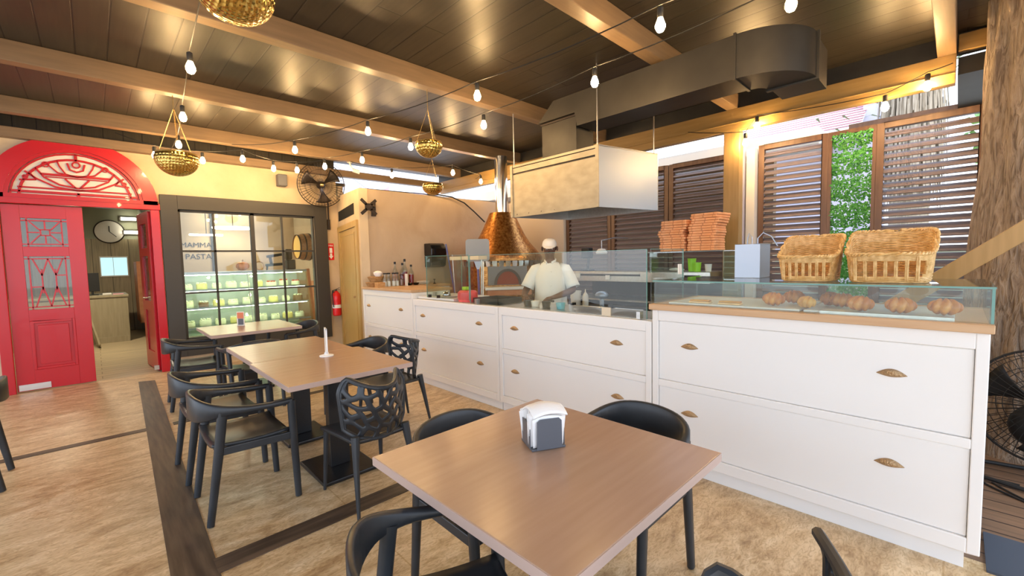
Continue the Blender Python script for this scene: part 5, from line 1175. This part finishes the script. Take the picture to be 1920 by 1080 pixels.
for si, (z, y, nm) in enumerate(((.521, 8.72, 'bottom'), (.831, 8.78, 'middle'), (1.121, 8.86, 'top'))):
    for i in range(9):
        x = 1.08+i*.212
        kd = 1 if (si == 2 and i >= 6) else (2 if (i*7+si*3) % 4 == 1 else (3 if (i+si*2) % 7 == 3 else (1 if (si == 1 and i in (1, 2)) else 0)))
        lab, ma_, mb_ = kinds[kd]; r = .072+.012*((i*5+si) % 3)/2; h = .065+.02*((i+si) % 2)
        t = thing('cake', lab+' on the '+nm+' shelf of the display case, number '+'x', 'cake', (x, y, z), 'cakes on the '+nm+' shelf'); t['label'] = lab+', '+ORD9[i]+' from left on the '+nm+' shelf of the case'
        MB().lathe([(0, z+.001), (r, z+.001), (r, z+h), (r*.95, z+h+.006), (0, z+h+.007)], 20, c=(x, y, 0)).build('sponge', ma_, t)
        k = MB()
        for q in range(7): k.ball((x+r*.72*cos(q*.9), y+r*.72*sin(q*.9), z+h+.018), .015, 8)
        o = k.build('topping', mb_, t); o['kind'] = 'stuff'
T_ = lambda x, z: Matrix.Translation(Vector((x, 10.59, z))) @ Matrix.Rotation(pi/2, 4, 'X')
t = thing('wall_lettering', 'dark hand painted lettering on the cake room back wall', 'lettering', (1.42, 10.59, 1.8))
text_obj('word', 'MAMMA', .14, T_(1.50, 1.93), 'rub', t, .002); text_obj('word', 'la nostra', .07, T_(1.50, 1.81), 'rub', t, .002); text_obj('word', 'PASTA', .15, T_(1.53, 1.70), 'rub', t, .002)
t = thing('ceiling_disc_lamp', 'glowing oval lamp hanging in the cake room', 'lamp', (2.03, 10.0, 2.28))
MB().lathe([(0, 2.23), (.34, 2.235), (.35, 2.26), (0, 2.27)], 32, c=(2.03, 10.0, 0)).build('diffuser', 'tube', t); MB().tube([(2.03, 10.0, 2.28), (2.03, 10.0, 2.95)], .008).build('rod', 'dmetal', t)
t = thing('ceiling_disc_lamp', 'longer glowing lamp behind the lettering side of the cake room', 'lamp', (1.65, 10.2, 2.1))
MB().bx(1.35, 1.88, 10.15, 10.25, 2.10, 2.13).build('diffuser', 'tube', t, smooth=False); MB().tube([(1.62, 10.2, 2.14), (1.62, 10.2, 2.95)], .008).build('rod', 'dmetal', t)
t = thing('wine_barrel', 'wooden barrel end mounted on the cake room right wall', 'barrel', (3.15, 9.3, 1.83))
Tb = Matrix.Translation(Vector((3.34, 9.35, 1.86))) @ Matrix.Rotation(-pi/2, 4, 'Y') @ Matrix.Rotation(0, 4, 'Z')
MB().lathe([(.24, .0), (.275, .12), (.27, .22), (.235, .36)], 32, T=Tb).build('staves', 'barrelw', t)
MB().lathe([(.0, .34), (.232, .34)], 32, T=Tb).build('head', 'barrelh', t)
for q, r in ((.03, .252), (.13, .279), (.24, .268), (.345, .243)): MB().lathe([(r, q-.014), (r+.004, q-.014), (r+.004, q+.014), (r, q+.014)], 32, T=Tb).build('hoop', 'dmetal', t)
t = thing('pumpkin', 'orange pumpkin ornament on top of the cake case', 'pumpkin', (1.93, 8.9, 1.411))
MB().grid(lambda u, v: Vector((1.93+.10*(1+.08*cos(8*2*pi*u))*sin(pi*v)*cos(2*pi*u), 8.95+.10*(1+.08*cos(8*2*pi*u))*sin(pi*v)*sin(2*pi*u), 1.495-.082*cos(pi*v))), 48, 12).build('fruit', 'orange', t); MB().tube([(1.93, 8.95, 1.57), (1.94, 8.95, 1.61)], [.016, .010]).build('stem', 'basketd', t)
tag(MB().tube([(2.19+.075*cos(2*pi*i/24), 8.92, 1.497+.075*sin(2*pi*i/24)) for i in range(24)], .011, closed=True).build('twig_ring', 'basketd'), 'small twig ring standing on the cake case beside the pumpkin', 'ring')
t = thing('meat_slicer', 'black slicer machine on the cake case under the barrel', 'slicer', (2.6, 8.95, 1.411))
MB().bx(2.62, 2.80, 8.86, 9.05, 1.411, 1.60).build('body', 'tray', t, smooth=False, bevel=.02); MB().bx(2.64, 2.76, 8.9, 9.0, 1.601, 1.80).build('head', 'rub', t, smooth=False, bevel=.02)
k = MB(); k.bar((2.30, 8.95, 1.50), (2.60, 8.95, 1.52), .05, .05); k.bar((2.40, 8.95, 1.52), (2.38, 8.95, 1.66), .06, .04); k.bar((2.33, 8.95, 1.66), (2.58, 8.95, 1.70), .09, .05); k.bar((2.32, 8.95, 1.412), (2.33, 8.95, 1.5), .03, .03); k.build('carriage', 'rub', t, smooth=False, bevel=.01)

# ================================================================== OUTDOORS
def leafball(k, c, r, n, l, rd, flat=1.):
    for i in range(n):
        d = Vector((rd.gauss(0, 1), rd.gauss(0, 1), rd.gauss(0, 1))).normalized(); q = rd.random()**.35
        p = Vector(c)+Vector((d.x*r[0]*q, d.y*r[1]*q, d.z*r[2]*q)); a = Vector((rd.gauss(0, 1), rd.gauss(0, 1), rd.gauss(0, .6))).normalized()*l*rd.uniform(.6, 1.3)
        s = a.cross(Vector((rd.gauss(0, 1), rd.gauss(0, 1), rd.gauss(0, 1)))).normalized()*l*.3; k.add([p-a*.5, p+s, p+a*.5, p-s], [(0, 1, 2, 3)])
rd = random.Random(9)
def tree(x, y, h, r, label, n=2600, leaf='leaf'):
    t = thing('garden_tree', label, 'tree', (x, y, -.07))
    MB().tube([(x, y, -.06), (x+.1, y, h*.5), (x-.05, y+.1, h)], [.16, .12, .06], n=10).build('trunk', 'bark', t)
    k = MB(); leafball(k, (x, y, h), r, n, .16, rd); o = k.build('foliage', leaf, t, smooth=False); o['kind'] = 'stuff'
tree(11.5, -1.9, 3.8, (1.5, 1.9, 2.2), 'leafy green tree outside beyond the right screen', 3600)
tree(12.5, -6.8, 3.2, (2.4, 2.6, 2.6), 'broad green tree outside further right behind the trunk', 3600)
t = thing('palm_tree', 'palm tree with a shaggy dry skirt outside above the right screen', 'tree', (9.9, .60, -.07))
MB().tube([(9.9, .60, -.06), (9.9, .60, 4.9)], [.28, .22], n=14).build('trunk', 'thatch', t)
k = MB()
for i in range(900):
    a = rd.uniform(0, 2*pi); z = rd.uniform(3.0, 4.9); r = rd.uniform(.28, .62); l = rd.uniform(.5, 1.1); x = 9.9+r*cos(a); y = .60+r*sin(a)*.7; s = Vector((-sin(a), cos(a), 0))*.018
    p = Vector((x, y, z)); q = Vector((x+.06*cos(a), y+.06*sin(a), z-l)); k.add([p-s, p+s, q+s*.3, q-s*.3], [(0, 1, 2, 3)])
o = k.build('dry_skirt', 'thatch', t, smooth=False); o['kind'] = 'stuff'
k = MB()
for i in range(22):
    a = 2*pi*i/22+rd.uniform(-.1, .1); up = rd.uniform(.2, 1.1); L = 2.3; prev = None
    for j in range(12):
        u = j/11; p = Vector((9.9+cos(a)*L*u*.6, .60+sin(a)*L*u*.6, 4.9+up*u*1.2-1.5*u*u)); 
        for s in (-1, 1):
            d = Vector((-sin(a)*s, cos(a)*s, -.35)).normalized()*.38*(1-u*.6); w_ = Vector((cos(a), sin(a), 0))*.03; k.add([p-w_, p+w_, p+d+w_*.2, p+d-w_*.2], [(0, 1, 2, 3)])
o = k.build('fronds', 'leafd', t, smooth=False); o['kind'] = 'stuff'
t = thing('red_roofed_house', 'pale house with a ribbed red roof beyond the slatted screens', 'building', (14, 3.5, -.07))
MB().bx(12.4, 16, 1.55, 8, -.06, 4.1).build('wall', 'lilac', t, smooth=False)
MB().prism([(11.6, 1.50, 4.05), (11.6, 8.2, 4.05), (14.6, 8.2, 6.0), (14.6, 1.50, 6.0)], (0, 0, .08)).build('roof', 'whitew', t, smooth=False)
k = MB()
for i in range(24): u = (i+.5)/24; k.bar((11.6+3*u, 1.48, 4.15+1.95*u), (11.6+3*u, 8.2, 4.10+1.95*u), .05, .02)
o = k.build('roof_ribs', 'pink', t, smooth=False); o['kind'] = 'stuff'
MB().bx(12.3, 12.6, 1.15, 1.54, -.06, 5.6).build('chimney_wall', 'lilac', t, smooth=False)
t = thing('white_building', 'white building with stair railing seen over the sand plaster wall', 'building', (8, 14.5, -.07))
MB().bx(3.8, 12, 14.3, 18, -.06, 6.5).build('wall', 'whitew', t, smooth=False)
k = MB()
for i in range(16): x = 5.3+i*.07; k.bar((x, 13.0, 3.2), (x, 13.0, 4.5-.03*i), .014, .014)
k.bar((5.2, 13.0, 4.55), (6.5, 13.0, 3.75), .04, .06); k.build('railing', 'lilac', t, smooth=False)
MB().prism([(6.3, 13.1, 3.6), (7.15, 13.1, 3.6), (7.15, 13.1, 4.02), (6.9, 13.1, 3.85), (6.35, 13.1, 3.78)], (0, .05, 0)).build('red_awning', 'pink', t, smooth=False)
MB().bx(8.3, 8.9, 12.9, 13.5, 3.2, 4.0).build('roof_unit', 'lilac', t, smooth=False)
MB().bx(5.0, 9.2, 12.95, 14.3, -.06, 3.45).build('low_wing', 'whitew', t, smooth=False)
tag(MB().bx(9.0, 9.2, -9, 6, -.06, 1.5).build('garden_wall', 'greenw', smooth=False), 'low olive garden wall beyond the slatted screens', 'wall')

for x, y, lab, pw_ in ((-.3, 10.6, 'added round fill lamp on the ceiling of the room behind the red door', 34), (2.2, 9.9, 'added round fill lamp on the ceiling of the cake room', 9)):  # fill lamps added to brighten the two dim rooms behind the wall
    t = thing('fill_lamp', lab, 'lamp', (x, y, 2.95))
    MB().lathe([(0, 2.90), (.16, 2.905), (.18, 2.945), (0, 2.949)], 24, c=(x, y, 0)).build('diffuser', 'tube', t)
    ld = bpy.data.lights.new('fill_lamp', 'AREA'); ld.shape = 'DISK'; ld.size = .3; ld.energy = pw_; ld.color = (1, .86, .62)
    lo = bpy.data.objects.new('fill_light', ld); C.objects.link(lo); lo.parent = t; lo.location = (0, 0, -.06)
